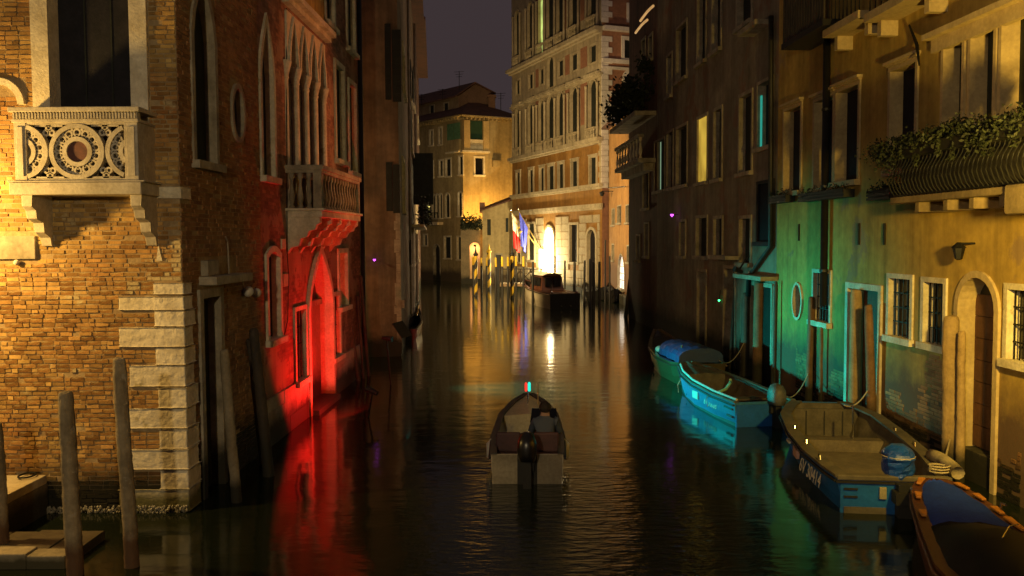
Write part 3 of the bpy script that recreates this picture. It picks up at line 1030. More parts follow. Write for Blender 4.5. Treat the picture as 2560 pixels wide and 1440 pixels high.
# ================================================================== red-lit house with portal, balcony and gothic windows
def red_house():
    b = thing('gothic_house', 'plastered house with arched water portal, baluster balcony and pointed windows, washed in red light', 'house', WL.P(UL(652), 0))
    u0, u1 = UL(652), UL(900)
    H = 13.5
    holes = []
    r = WL.rect(668, 697, 630, 846)
    window(b, WL, holes, r, 'seg', 0.12, fw=0.13, depth=0.17, pane=SHUTTER, frame=ISTRIA)
    r = WL.rect(737, 762, 775, 948)
    window(b, WL, holes, r, fw=0.1, depth=0.22, pane=GLASS, frame=ISTRIA, bars=4)
    # portal
    r = WL.rect(769, 826, 632, 985)
    r = (r[0], r[1], -0.3, r[3])
    po = window(b, WL, holes, r, 'pointed', 1.35, fw=0.17, depth=0.36, pane=DOORWOOD, frame=ISTRIA, sill=False, name='water_portal', pname='tympanum', proud=0.09)
    zd = WL.uv(790, 770)[1]
    MB().wb(WL, r[0] + .02, r[1] - .02, 0.1, zd, -.33, -.27).build('door_leaf', mat("pale_door_board", (0.34, 0.22, 0.15), (0.26, 0.16, 0.1), 2, .8, .3, 40, TIDE), po)
    MB().wb(WL, r[0] - .0, r[1] + .0, zd, zd + .14, -.33, -.2).build('transom_beam', ISTRIA_D, po)
    MB().wb(WL, r[0], r[1], -.3, .12, -.35, .25).build('door_step', ISTRIA_D, po)
    r = WL.rect(829, 848, 740, 890)
    window(b, WL, holes, r, fw=0.12, depth=0.2, pane=GLASS, frame=ISTRIA, bars=3)
    r = WL.rect(846, 866, 632, 765)
    window(b, WL, holes, r, fw=0.13, depth=0.22, pane=SHUTTER, frame=ISTRIA)
    # first floor: single pointed light, a row of lights behind the balcony, upper windows
    r = WL.rect(644, 680, 60, 440)
    r = (max(r[0], u0 + .16), r[1], r[2], r[3])
    window(b, WL, holes, r, 'pointed', 1.0, fw=0.12, depth=0.16, pane=SHUTTER, frame=ISTRIA)
    zb = 4.92
    pu0, pu1 = UL(722), UL(816)
    zsp, ztp = 8.15, 9.25
    holes.append([(pu0, zb), (pu1, zb), (pu1, ztp), (pu0, ztp)])
    nl = 4
    arc = [(pu0, ztp), (pu1, ztp)]
    w = (pu1 - pu0) / nl
    for k in range(nl - 1, -1, -1):
        a0 = pu0 + k * w
        pts = outline(a0 + .11, a0 + w - .11, zsp - .5, zsp + .95, 'pointed', .95, 12)[1:]
        arc += [(a0 + w - .0, zsp), (a0 + w - .11, zsp)] + pts[1:-1] + [(a0 + .11, zsp), (a0, zsp)]
    arc2 = [arc[0]]
    for p in arc[1:]:
        if (Vector(p) - Vector(arc2[-1])).length > 1e-3:
            arc2.append(p)
    ar = MB().prism(WL, arc2, -.16, .05).build('gothic_arcade', ISTRIA, b)
    for k in range(nl):
        a0 = pu0 + k * w
        inn = outline(a0 + .11, a0 + w - .11, zsp, zsp + .95, 'pointed', .95, 14)[2:]
        out = outline(a0 + .02, a0 + w - .02, zsp, zsp + 1.06, 'pointed', 1.06, 14)[2:]
        mm = MB()
        n = len(inn)
        for lp, o in ((inn, .05), (inn, .10), (out, .10), (out, .05)):
            mm.v += [tuple(WL.P(u, z, o)) for u, z in lp]
        for j in range(3):
            mm.f += [(j * n + i, j * n + i + 1, (j + 1) * n + i + 1, (j + 1) * n + i) for i in range(n - 1)]
        mm.build('arch_moulding', ISTRIA, ar)
    for k in range(nl + 1):
        u = pu0 + k * w
        c = WL.P(u, zb, -.04)
        MB().lathe(c, [(.14, 0), (.14, .1), (.1, .16), (.095, zsp - zb - .42), (.1, zsp - zb - .38), (.115, zsp - zb - .36), (.1, zsp - zb - .32), (.17, zsp - zb - .06), (.18, zsp - zb)], 12).build('column', ISTRIA, ar, smooth=True)
    MB().wb(WL, pu0, pu1, zb, ztp, -.25, -.2).build('window_pane', GLASS, ar)
    MB().wb(WL, pu0 - .25, pu1 + .3, ztp + .25, ztp + .38, -.02, .28).wb(WL, pu0 - .2, pu1 + .25, ztp + .12, ztp + .249, -.02, .16).build('cornice', ISTRIA, b)
    MB().wb(WL, pu0 - .2, pu1 + .15, ztp + .381, ztp + 2.6, -.02, .02).build('yellow_lit_panel', YELLOW, b)  # yellow lamplight on the upper wall put in as ochre colour
    for px0, px1, yt, yb in ((812, 832, -90, 60), (866, 884, -90, 125), (838, 858, 170, 400), (872, 888, 215, 430)):
        window(b, WL, holes, WL.rect(px0, px1, yt, yb), fw=0.14, depth=0.12, pane=SHUTTER, frame=ISTRIA, proud=.05)
    facade(b, WL, u0, u1, -1, H, holes, RED_WALL, D=7, name='wall')
    # stone foot with its courses
    zf = 1.02
    segs = [(u0 + .02, UL(766)), (UL(831), u1 - .01)]
    rnd = random.Random(8)
    for a, c in segs:
        z = -.5
        for h in (.5, .36, .36, .28):
            u = a
            while u < c - .02:
                ln = min(rnd.uniform(1.0, 1.7), c - u)
                if c - u - ln < .3:
                    ln = c - u
                MB().wb(WL, u + .004, u + ln - .004, z + .004, min(z + h, zf) - .004, -.03, rnd.uniform(.04, .055)).build('foot_stone', mat("foot_stone", (0.50, 0.42, 0.34), (0.36, 0.29, 0.22), 2, .8, .4, 30, (0.45, .8, ALGAE)), b)
                u += ln
            z += h
    # small stone patches
    for x, y, s in ((566, 519, .14), (633, 520, .12), (707, 610, .16), (712, 700, .2)):
        u, z = WL.uv(x, y)
        if u > u0:
            MB().wb(WL, u - s, u + s, z - s * .7, z + s * .7, -.02, .03).build('patch_stone', ISTRIA, b, bevel=.01)
    # balcony
    o1 = .80
    bu0, bu1 = UL(714, 520), pu1 + .55
    z0, z1 = 4.72, 4.92
    slab = MB().wb(WL, bu0, bu1, z0, z1 - .06, -.02, o1).wb(WL, bu0 - .04, bu1 + .04, z1 - .059, z1, -.02, o1 + .06)
    bal = slab.build('balcony', ISTRIA, b, bevel=.015)
    zr = 5.86
    MB().wb(WL, bu0, bu1, zr - .1, zr, 0, o1 + .04).wb(WL, bu0 + .03, bu1 - .03, zr - .17, zr - .101, 0, o1).build('hand_rail', ISTRIA_D, bal)
    hh = zr - .17 - z1
    for k in range(15):
        u = bu0 + .1 + (bu1 - bu0 - .2) * k / 14
        if k in (0, 14):
            MB().wb(WL, u - .09, u + .09, z1, zr - .171, o1 - .19, o1 - .01).build('corner_pier', ISTRIA_D, bal)
        else:
            mb = MB()
            baluster(mb, WL.P(u, z1, o1 - .1), hh, .075)
            mb.build('baluster', ISTRIA_D, bal, smooth=True)
    for k in range(3):
        for u in (bu0 + .09, bu1 - .09):
            mb = MB()
            baluster(mb, WL.P(u, z1, .12 + k * .19), hh, .07)
            mb.build('baluster', ISTRIA_D, bal, smooth=True)
    prof = [(0, 0), (o1 - .06, 0), (o1 - .06, -.12), (o1 - .14, -.17), (o1 - .17, -.26), (o1 - .30, -.30), (o1 - .36, -.42), (o1 - .48, -.46), (o1 - .54, -.62), (o1 - .70, -.66), (0, -.80)]
    for k in range(5):
        u = bu0 + .02 + (bu1 - bu0 - .26) * k / 4
        k2 = len(prof)
        m2 = MB()
        vs = [WL.P(u, z0 + z, o) for o, z in prof] + [WL.P(u + .22, z0 + z, o) for o, z in prof]
        tri = tessellate_polygon([[Vector((x, y, 0)) for x, y in prof]])
        m2.add(vs, [tuple(t) for t in tri] + [tuple(i + k2 for i in t) for t in tri] + [(i, (i + 1) % k2, k2 + (i + 1) % k2, k2 + i) for i in range(k2)])
        m2.build('corbel', ISTRIA, bal, bevel=.012)
    # cable and drain
    pts = [WL.P(*WL.uv(x, y), .03) for x, y in ((713, 20), (714, 620), (718, 690), (716, 800), (706, 846), (700, 850))]
    MB().path(pts, .012, 5).build('cable', PIPE, b)
    MB().path([WL.P(u1 - .12, .9, .1), WL.P(u1 - .12, 12.5, .1)], .07, 8).build('drainpipe', PIPE, b, smooth=True)


red_house()


# ================================================================== tall brick house past the side canal, and the row beyond it
BX, BY = at_z(1003, 891).x, at_z(1003, 891).y
WBF = Wall((BX - 6, BY), (BX, BY))
LCEND = (-7.9, 76.0)
WC = Wall((BX, BY), LCEND)


def tall_brick_house():
    b = thing('tall_brick_house', 'tall dark red brick house with black shutters past the side canal', 'house', (BX, BY, 0))
    hf, hs = [], []
    facade(b, WBF, 0, 6, -1, 17, hf, mat("dark_red_brick", (0.34, 0.085, 0.04), (0.12, 0.03, 0.018), .6, .92, .5, 40, (.8, 1.4, ALGAE), streak=.6, brick=(0, .26, .075, .008)), D=0, name='front_wall')
    ue = WC.uv(1021, 500)[0]
    for px0, px1, yt, yb in ((1005.5, 1010, 405, 527), (1006, 1010.5, 130, 235)):
        r = WC.rect(px0, px1, yt, yb)
        window(b, WC, hs, r, fw=.12, depth=.2, pane=GLASS, frame=ISTRIA, proud=.05)
    facade(b, WC, 0, ue, -1, 17, hs, LEFT_PLASTER, D=6, name='side_wall')
    # shutters thrown back flat on the front and standing out on the side
    for px0, px1, yt, yb in ((966, 982, 406, 528), (983, 1000, 412, 533), (963, 978, 60, 250), (981, 1003, 75, 255)):
        u0, u1, z0, z1 = WBF.rect(px0, px1, yt, yb)
        fo = MB().wb(WBF, u0, u1, z0, z1, .02, .07).build('shutter', SHUTTER, b)
        n = 12
        for k in range(n):
            z = z0 + (z1 - z0) * (k + .5) / n
            MB().wb(WBF, u0 + .04, u1 - .04, z - .03, z + .02, .071, .085).build('louvre', SHUTTER, fo)
    # white corner stones / pipe down the corner
    mb = MB()
    z = 0.1
    rnd = random.Random(5)
    while z < 5.2:
        h = rnd.uniform(.3, .5)
        MB().wb(WBF, 6 - rnd.choice((.14, .2)), 6.03, z, z + h - .012, -.05, .035).build('corner_stone', ISTRIA_D, b)
        z += h
    for x, y in ((985, 775), (980, 865), (1000, 760)):
        u, z = WBF.uv(x, y)
        MB().wb(WBF, u - .16, u + .16, z - .14, z + .14, -.02, .02).build('patch_stone', ISTRIA_D, b)
    eaves(b, WC, 0, ue, 17, .6)


def left_row():
    # plastered house with the planted balcony
    a0, a1 = WC.uv(1021, 500)[0], WC.uv(1037, 500)[0]
    b = thing('plastered_house', 'narrow brown plastered house with dark planted balcony and pale drainpipe', 'house', WC.P(a0, 0))
    hs = []
    for px0, px1, yt, yb in ((1024, 1026.5, 600, 660), (1030, 1033, 605, 660), (1026, 1030, 300, 380), (1024, 1027.5, 180, 255), (1031, 1034, 195, 265)):
        window(b, WC, hs, WC.rect(px0, px1, yt, yb), fw=.13, depth=.2, pane=SHUTTER, frame=ISTRIA, shutters=('a',))
    H1 = WC.uv(1030, 25)[1]
    facade(b, WC, a0, a1, -1, H1, hs, LEFT_PLASTER, D=7)
    eaves(b, WC, a0 - .1, a1, H1, .7)
    zb = WC.uv(1030, 566)[1]
    bal = MB().wb(WC, a0 + .2, a1 - .1, zb - .12, zb, -.02, .75).build('balcony', ISTRIA, b)
    for k in range(14):
        u = a0 + .25 + (a1 - a0 - .5) * k / 13
        MB().tube(WC.P(u, zb, .7), WC.P(u, zb + 1.0, .7), .015, n=5).build('rail_bar', IRON, bal)
    MB().wb(WC, a0 + .2, a1 - .1, zb + 1.0, zb + 1.04, .66, .74).build('hand_rail', IRON, bal)
    MB().wb(WC, a0 + .4, a0 + 4.5, zb + .05, zb + 3.2, .08, .14).build('roller_shutter', SHUTTER, b)
    lv = MB().leaves(lambda q: WC.P(q.uniform(a0 + .2, a1 - .2), zb + q.uniform(.1, 1.5) * q.random() ** .4 + .1, q.gauss(.7, .14)), 1600, .09)
    lv.build('balcony_plants', LEAF, b)
    MB().path([WC.P(a0 + 2.0, .1, .1), WC.P(a0 + 2.0, zb - .13, .1)], .11, 8).build('drainpipe', PALEPIPE, b, smooth=True)
    MB().path([WC.P(a0 + .1, .6, .08), WC.P(a0 + .1, H1 - .5, .08)], .06, 8).build('downpipe', PALEPIPE, b, smooth=True)
    us = (51.75 - BY) / WC.d.y
    sh = MB().wb(WC, us - .03, us + .03, 6.3, 9.3, .0, 1.2).build('screening_shutter', SHUTTER, b)  # shutter leaf added to hide the floodlight behind it from view
    for k in range(14):
        MB().wb(WC, us - .045, us - .031, 6.4 + k * .2, 6.5 + k * .2, .08, 1.12).build('louvre', SHUTTER, sh)
    # last house on this bank
    c1 = WC.uv(1050, 500)[0]
    b = thing('end_house', 'shadowed house at the far bend with deep eaves', 'house', WC.P(a1, 0))
    hs = []
    for px0, px1, yt, yb in ((1039, 1041, 600, 655), (1043, 1045, 602, 650), (1039.5, 1041.5, 290, 350), (1043.5, 1045.5, 300, 350), (1039.5, 1041.5, 430, 490)):
        window(b, WC, hs, WC.rect(px0, px1, yt, yb), fw=.13, depth=.2, pane=SHUTTER, frame=ISTRIA)
    H2 = WC.uv(1044, 165)[1]
    facade(b, WC, a1 + .02, c1, -1, H2, hs, DARK_PLASTER2, D=7)
    eaves(b, WC, a1 + .02, c1, H2, .8)
    MB().path([WC.P(a1 + .6, 0.2, .1), WC.P(a1 + .6, H2 - .3, .1)], .09, 8).build('drainpipe', PALEPIPE, b, smooth=True)


tall_brick_house()
left_row()


# ================================================================== house at the far end with the green-blind loggia
KC = at_y(1160, 705, 88.0)
WCL = Wall((KC.x, KC.y), (KC.x - .836 * 12, KC.y + 12))
WCR = Wall((KC.x, KC.y), (KC.x + 2.0 * 2.35, KC.y + 2.35))


def loggia_house():
    b = thing('loggia_house', 'sand plastered corner house with green canvas blinds in a projecting loggia', 'house', (KC.x, KC.y, 0))
    hl, hr = [], []
    H = WCL.uv(1158, 292)[1]
    for px0, px1, yt, yb in ((1075, 1082, 327, 363), (1098, 1104.5, 320, 361), (1058, 1066, 409, 446), (1076, 1083, 405, 443), (1099, 1107, 402, 440),
                             (1115, 1127, 398, 440), (1148, 1157, 392, 436), (1112, 1127, 593, 645), (1144, 1157, 593, 648), (1060, 1068, 588, 613)):
        window(b, WCL, hl, WCL.rect(px0, px1, yt, yb), fw=.16, depth=.2, pane=SHUTTER, frame=ISTRIA, proud=.05)
    for px0, px1, yt, yb in ((1081, 1088, 487, 545), (1090, 1097, 486, 545), (1099, 1106, 485, 545), (1114, 1124, 484, 543), (1146, 1155, 480, 540)):
        window(b, WCL, hl, WCL.rect(px0, px1, yt, yb), 'round', fw=.12, depth=.2, pane=SHUTTER, frame=ISTRIA, proud=.05)
    r = WCL.rect(1085, 1100, 612, 704)
    window(b, WCL, hl, (r[0], r[1], -.2, r[3]), 'round', fw=.12, depth=.3, pane=BLACKPOST, frame=ISTRIA_D, sill=False, name='water_door', pname='door_leaf')
    facade(b, WCL, 0, 14, -1, H, hl, C_PLASTER, D=0, name='wall')
    window(b, WCR, hr, WCR.rect(1188, 1208, 395, 437), fw=.18, depth=.2, pane=GLASS, frame=ISTRIA, proud=.06)
    facade(b, WCR, 0, WCR.L + 1.2, -1, H, hr, C_PLASTER, D=0, name='wall')
    r = WCR.rect(1229, 1248, 402, 418)
    MB().wb(WCR, *r, -.02, .35).build('flue_box', C_PLASTER, b)
    # balcony over the water door
    r = WCL.rect(1072, 1108, 556, 563)
    bal = MB().wb(WCL, r[0], r[1], r[2], r[3], -.02, .7).build('balcony', ISTRIA, b)
    for k in range(12):
        u = r[0] + (r[1] - r[0]) * (k + .5) / 12
        MB().tube(WCL.P(u, r[3], .65), WCL.P(u, r[3] + .95, .65), .02, n=5).build('rail_bar', IRON, bal)
    MB().wb(WCL, r[0], r[1], r[3] + .95, r[3] + 1.0, .6, .7).build('hand_rail', IRON, bal)
    # loggia on the corner
    zs = WCR.uv(1190, 378)[1]
    o = .5
    uL = WCL.uv(1121, 340)[0]
    uR = WCR.uv(1226, 378)[0] - .3
    lg = MB().wb(WCR, -.3, uR, zs - .18, zs, -.02, o + .1)
    lgo = lg.build('loggia_floor', ISTRIA, b)
    MB().wb(WCL, .25, uL, zs - .16, zs - .005, -.02, o - .1).build('loggia_side_floor', ISTRIA, lgo)
    zp = zs + 1.15
    zt = H - .35
    # parapet, piers, blinds
    MB().wb(WCL, .2, uL, zs, zp, .02, o - .15).build('parapet', C_PLASTER, lgo)
    for px0, px1 in ((1160, 1175), (1208, 1222)):
        a, c = sorted((WCR.uv(px0, 340)[0], WCR.uv(px1, 340)[0]))
        MB().wb(WCR, max(a - .2, -.25), c - .2, zs, zt, .02, o).build('pier', mat("loggia_pier", (0.5, 0.36, 0.17), (0.4, 0.28, 0.12), 1, .9, .1, 20), lgo)
    a, c = WCR.uv(1175, 340)[0] - .2, WCR.uv(1208, 340)[0] - .2
    for k in range(11):
        u = a + (c - a) * (k + .5) / 11
        mb = MB()
        baluster(mb, WCR.P(u, zs, o - .15), 1.0, .07, 6)
        mb.build('baluster', ISTRIA, lgo)
    MB().wb(WCR, a, c, zs + 1.0, zs + 1.1, o - .25, o - .05).build('hand_rail', ISTRIA, lgo)
    MB().wb(WCR, a, c, zs + 1.101, zt, o - .3, o - .26).build('blind', mat("dark_green_blind", (0.015, 0.05, 0.03), (0.01, 0.035, 0.02), 3, .9, .2, 30), lgo)
    a, c = WCL.uv(1157, 330)[0], WCL.uv(1124, 330)[0]
    for k in range(2):
        MB().wb(WCL, a + (c - a) * k / 2 + .04, a + (c - a) * (k + 1) / 2 - .04, zp, zt - .2, o - .2, o - .16).build('blind', GREENBLIND, lgo)
    # eaves with rafter ends
    for W, n, L in ((WCL, 26, 12), (WCR, 14, WCR.L + 1.2)):
        MB().wb(W, -.4, L, H - .02, H + .12, -.3, .75).build('eaves_board', C_PLASTER, b)
        for k in range(n):
            u = L * (k + .5) / n
            MB().wb(W, u - .07, u + .07, H - .24, H - .021, -.02, .6).build('rafter_end', C_PLASTER, b)
    # hipped roof
    p = [WCL.P(14, H + .12, .8), WCL.P(-.4, H + .12, .8) + WCR.n * .4, WCR.P(WCR.L + 1.6, H + .12, .8)]
    ridge1, ridge2 = WCL.P(9, H + 2.2, -4), WCR.P(2.6, H + 2.4, -4)
    MB().add([p[0], p[1], p[2], ridge2, ridge1], [(0, 1, 3, 4), (1, 2, 3)]).build('roof', ROOF, b)
    # attic storey behind: a gabled box, its gable towards the viewer
    z0 = H + .3
    g0, g2 = at_y(1146, 240, 91.0), at_y(1236, 233, 93.4)
    ap = at_y(1190, 209, 92.2)
    Wt = Wall((g0.x, g0.y), (g0.x + WCL.d.x * 11, g0.y + WCL.d.y * 11))
    ze = g0.z
    ha = []
    for px0, px1, yt, yb in ((1075, 1085, 264, 290), (1110, 1121, 258, 288)):
        window(b, Wt, ha, Wt.rect(px0, px1, yt, yb), fw=.12, depth=.12, pane=SHUTTER, frame=ISTRIA_D, proud=.04, sill=False, name='attic_window')
    facade(b, Wt, 0, 11, z0, ze, ha, mat("attic_plaster", (0.27, 0.20, 0.12), (0.17, 0.12, 0.08), .8, .9, .2, 20), D=0, name='attic_wall')
    MB().add([(g0.x, g0.y, z0), (g2.x, g2.y, z0), (g2.x, g2.y, g2.z), ap, (g0.x, g0.y, ze)], [(0, 1, 2, 3, 4)]).build('attic_gable', mat("attic_brick", (0.2, 0.12, 0.08), (0.13, 0.08, 0.05), .8, .9, .2, 20), b)
    e = WCL.d * 11
    f = (WCL.n + WCR.n).normalized() * .3
    for q0, q1, sg in ((Vector((g0.x, g0.y, ze)), ap, 1), (Vector((g2.x, g2.y, g2.z)), ap, 1)):
        o_ = (q0 - q1) * .12
        pts = [q0 + o_ + f, q1 + f, q1 + e, q0 + o_ + e]
        MB().add(pts + [v + Vector((0, 0, .14)) for v in pts], [(0, 1, 2, 3), (4, 5, 6, 7), (0, 1, 5, 4), (1, 2, 6, 5), (2, 3, 7, 6), (3, 0, 4, 7)]).build('attic_roof', ROOF, b)
    cb = WCR.P(4.3, 0, -2.3)
    zc = H + .5
    MB().box(cb.x - .35, cb.x + .35, cb.y - .35, cb.y + .35, zc, zc + 2.0).box(cb.x - .45, cb.x + .45, cb.y - .45, cb.y + .45, zc + 2.0, zc + 2.25).build('chimney', mat("chimney_brick", (0.22, 0.12, 0.08), (0.14, 0.08, 0.05), 1.5, .9, .3, 20), b)
    for i, (px, yt, yb) in enumerate(((1148, 178, 232), (1106, 222, 248), (1252, 232, 290), (1054, 235, 262))):
        p0, p1 = at_y(px, yb, 92), at_y(px, yt, 92)
        a = MB().tube(p0, p1, .035, n=5)
        for k in range(3):
            q = p1 + Vector((0, 0, -.25 * k - .08))
            a.tube(q + Vector((-.5 + .1 * k, 0, 0)), q + Vector((.5 - .1 * k, 0, .04)), .02, n=4)
        a.build('antenna', IRON, b)


loggia_house()

# ================================================================== palace
PA = at_y(1505, 735, 66.0)
WP = Wall((PA.x, PA.y), (PA.x - .388 * 17.2, PA.y + 17.2))
WPS = Wall((PA.x, PA.y), (PA.x + 14, PA.y + .388 * 14))


def low_house():
    Y = 84.5
    a, c = at_y(1206, 600, Y).x, at_y(1296, 600, Y).x
    W = Wall((a, Y), (c, Y))
    b = thing('low_house', 'low ochre house with a lean-to tiled roof and chimney beside the palace', 'house', (a, Y, 0))
    hs = []
    for px0, px1, yt, yb in ((1218, 1227, 548, 588), (1264, 1271, 545, 580)):
        window(b, W, hs, W.rect(px0, px1, yt, yb), fw=.13, depth=.2, pane=SHUTTER, frame=C_PLASTER, proud=.04)
    r = W.rect(1240, 1253, 637, 700)
    window(b, W, hs, (r[0], r[1], -.1, r[3]), fw=.14, depth=.3, pane=BLACKPOST, frame=ISTRIA_D, sill=False, name='door', pname='door_leaf')
    zl, zr = W.uv(1208, 527)[1], W.uv(1284, 503)[1]
    facade(b, W, 0, W.L, -1, zl, hs, C_PLASTER, D=0, top=[(0, -1), (W.L, -1), (W.L, zr + .3), (0, zl)])
    MB().add([W.P(-.2, zl + .05, .4), W.P(W.L, zr + .4, .4), W.P(W.L, zr + .8, -1.2), W.P(-.2, zl + .3, -1.2),
              W.P(-.2, zl - .08, .4), W.P(W.L, zr + .27, .4)], [(0, 1, 2, 3), (0, 1, 5, 4)]).build('roof', ROOF, b)
    MB().wb(W, -.25, .25, zl - .2, W.uv(1208, 506)[1], -.5, -.02).build('chimney', mat("chimney_brick"  , (0.22, 0.12, 0.08)), b)
    # garden wall with the lit archway
    a2 = at_y(1152, 600, Y + .4).x
    W2 = Wall((a2, Y + .4), (a + .02, Y + .4))
    g = thing('garden_wall', 'high garden wall with a brightly lit archway and ivy on top', 'wall', (a2, Y + .4, 0))
    h2 = []
    r = W2.rect(1174, 1200, 606, 697)
    h2.append(outline(r[0], r[1], r[2], r[3], 'round', None, 14))
    zt = W2.uv(1180, 568)[1]
    facade(g, W2, 0, W2.L, -1, zt, h2, mat("garden_wall_plaster", (0.2, 0.15, 0.085), (0.13, 0.1, 0.06), 1, .9, .3, 20, TIDE), D=0)
    d = 1.1
    lp = outline(r[0] - .02, r[1] + .02, r[2], r[3] + .02, 'round', None, 14)
    n = len(lp)
    rec = MB().add([W2.P(u, z, -.02) for u, z in lp] + [W2.P(u, z, -d) for u, z in lp], [(i, (i + 1) % n, n + (i + 1) % n, n + i) for i in range(n)] + [tuple(n + i for i in range(n))])
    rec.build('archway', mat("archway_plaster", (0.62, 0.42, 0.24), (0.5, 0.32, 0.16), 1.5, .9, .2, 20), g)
    lf = MB().leaves(lambda q: W2.P(q.uniform(0, W2.L), zt + abs(q.gauss(0, .45)) + q.uniform(-.3, .1), q.gauss(0, .3)), 1400, .12)
    lf.build('ivy', LEAF, g)
    mid = W2.P((r[0] + r[1]) / 2, r[3] - .55, -.45)
    lamp("archway_lamp_light", 'POINT', mid, 95, (1.0, 0.62, 0.30), .1)
    la = thing('archway_lamp', 'small ceiling lamp inside the lit archway', 'lamp', mid + Vector((0, 0, .25)))
    MB().lathe(mid + Vector((0, 0, .14)), [(.12, 0), (.14, .1), (.05, .2)], 10).build('shade', IRON, la)


low_house()


def palace():
    b = thing('palace', 'tall stone palace with arched windows, balustrades and white corner stones', 'palace', (PA.x, PA.y, 0))
    hs = []
    L = WP.L
    zc = lambda y: WP.uv(1505, y)[1]
    bays = [(1292, 1301), (1324, 1334), (1351, 1361), (1372, 1386), (1397, 1410), (1430, 1445), (1476, 1492)]
    zM0, zM1 = zc(462) + .1, zc(390)
    z10, z11 = zc(318), zc(192)
    zA0, zA1 = zc(147), zc(104)
    zC = zc(66)
    z20, z21 = zC + .95, zC + 5.2
    gspan = []
    for i, (p0, p1) in enumerate(bays):
        a, c = sorted((WP.uv(p0, 420)[0], WP.uv(p1, 420)[0]))
        window(b, WP, hs, (a, c, zM0, zM1), fw=.17, depth=.13, pane=SHUTTER, frame=PAL_STONE, proud=.1, hood=True, sill=False)
        window(b, WP, hs, (a - .1, c + .1, z10 - .8, z11), 'round', fw=.13, depth=.15, pane=SHUTTER, frame=PAL_STONE, proud=.12, sill=False)
        if i == 3:
            window(b, WP, hs, (a - .05, c + .05, zA0 - .6, zA1 + .7), 'round', fw=.2, depth=.15, pane=SHUTTER, frame=PAL_STONE, proud=.12, sill=False)
        else:
            window(b, WP, hs, (a, c, zA0, zA1), fw=.14, depth=.13, pane=SHUTTER, frame=PAL_STONE, proud=.08, sill=False)
        lit = i == 2
        window(b, WP, hs, (a - .1, c + .1, z20 - .8, z21), 'round', fw=.13, depth=.15, pane=glow_mat("green_lit_window", (.62, .80, .22), .95, 1.1) if lit else SHUTTER, frame=PAL_STONE, proud=.12, sill=False)
        # balustrades before the arched lights, half columns beside them
        for zf in (zc(348), zC + .02):
            bm = MB().wb(WP, a - .25, c + .25, zf, zf + .12, .05, .42).build('balustrade', PAL_STONE, b)
            MB().wb(WP, a - .25, c + .25, zf + .88, zf + 1.0, .12, .4).build('hand_rail', PAL_STONE, bm)
            nb = 5
            for k in range(nb):
                mb = MB()
                baluster(mb, WP.P(a - .15 + (c - a + .3) * (k + .5) / nb, zf + .12, .26), .76, .085, 6)
                mb.build('baluster', PAL_STONE, bm)
        for zf, zt in ((zc(348) + 1.0, z11 - .35), (zC + 1.02, z21 - .4)):
            for u in (a - .42, c + .42):
                MB().lathe(WP.P(u, zf - 1.0, .18), [(.13, 0), (.13, 1.0), (.10, 1.05), (.09, zt - zf + .7), (.13, zt - zf + .95), (.14, zt - zf + 1.0)], 8).build('half_column', PAL_STONE, b, smooth=True)
        MB().wb(WP, a - .6, c + .6, z11 + .28, z11 + .5, -.02, .32).build('entablature', PAL_STONE, b)
    # ground floor openings
    r = WP.rect(1364, 1386, 568, 712)
    do = window(b, WP, hs, (r[0], r[1], .3, r[3]), 'round', fw=.22, depth=.22, pane=glow_mat("lit_doorway", (1.0, .80, .42), 22.0), frame=PAL_STONE, sill=False, name='lit_doorway', pname='doorway_glow', proud=.12)
    r = WP.rect(1426, 1445, 562, 655)
    window(b, WP, hs, r, fw=.2, depth=.15, pane=BLUEBLACK, frame=PAL_STONE, proud=.1)
    r = WP.rect(1470, 1491, 574, 715)
    window(b, WP, hs, (r[0], r[1], .4, r[3]), 'round', fw=.22, depth=.22, pane=BLUEBLACK, frame=PAL_STONE, sill=False, proud=.12, name='arched_door', pname='door_leaf')
    r = WP.rect(1321, 1337, 560, 650)
    window(b, WP, hs, r, fw=.2, depth=.15, pane=SHUTTER, frame=PAL_STONE, proud=.1)
    r = WP.rect(1293, 1302, 590, 655)
    window(b, WP, hs, r, fw=.18, depth=.15, pane=SHUTTER, frame=PAL_STONE, proud=.1)
    zmid = zc(347)
    mid = lambda h: sum(p[1] for p in h) / len(h)
    facade(b, WP, 0, L, -1, zmid, [h for h in hs if mid(h) < zmid], PAL_PLASTER, D=0, name='wall')
    facade(b, WP, 0, L, zmid, zC + 9, [h for h in hs if mid(h) > zmid], PAL_WALL, D=0, name='upper_wall')
    for p0, p1 in ((1452, 1468), (1414, 1424), (1340, 1347)):
        a_, c_ = sorted((WP.uv(p0, 300)[0], WP.uv(p1, 300)[0]))
        for z0_, z1_ in ((zc(340) + 1.2, z11 + .1), (zA0 - .1, zA1 + .2), (zC + 1.2, zC + 5.4)):
            MB().wb(WP, a_, c_, z0_, z1_, -.02, .03).build('brick_panel', PAL_BRICK, b)
    # strings and cornices
    for z0, z1, o in ((zc(518), zc(508), .16), (zc(466), zc(458), .3), (zc(352), zc(342), .5), (zc(76), zC, .65), (zc(186), zc(181), .25)):
        MB().wb(WP, -.1, L, z0, z1, -.02, o).wb(WP, -.05, L, z0 - .16, z0 - .002, -.02, o * .5).build('cornice', PAL_STONE, b)
    # brick infill between arched lights
    for i in range(len(bays) - 1):
        pass
    # dressed stone blocks of the ground floor
    rnd = random.Random(21)
    av = []
    for px0, px1, yt, yb in ((1360, 1390, 560, 760), (1423, 1448, 556, 660), (1467, 1494, 568, 760), (1318, 1340, 555, 655), (1290, 1305, 585, 660)):
        u0, u1, z0, z1 = WP.rect(px0, px1, yt, yb)
        av.append((u0 - .05, u1 + .05, z0, z1))
    me = [piece_mesh('stone_block', PAL_STONE, .012, rnd) for _ in range(4)]
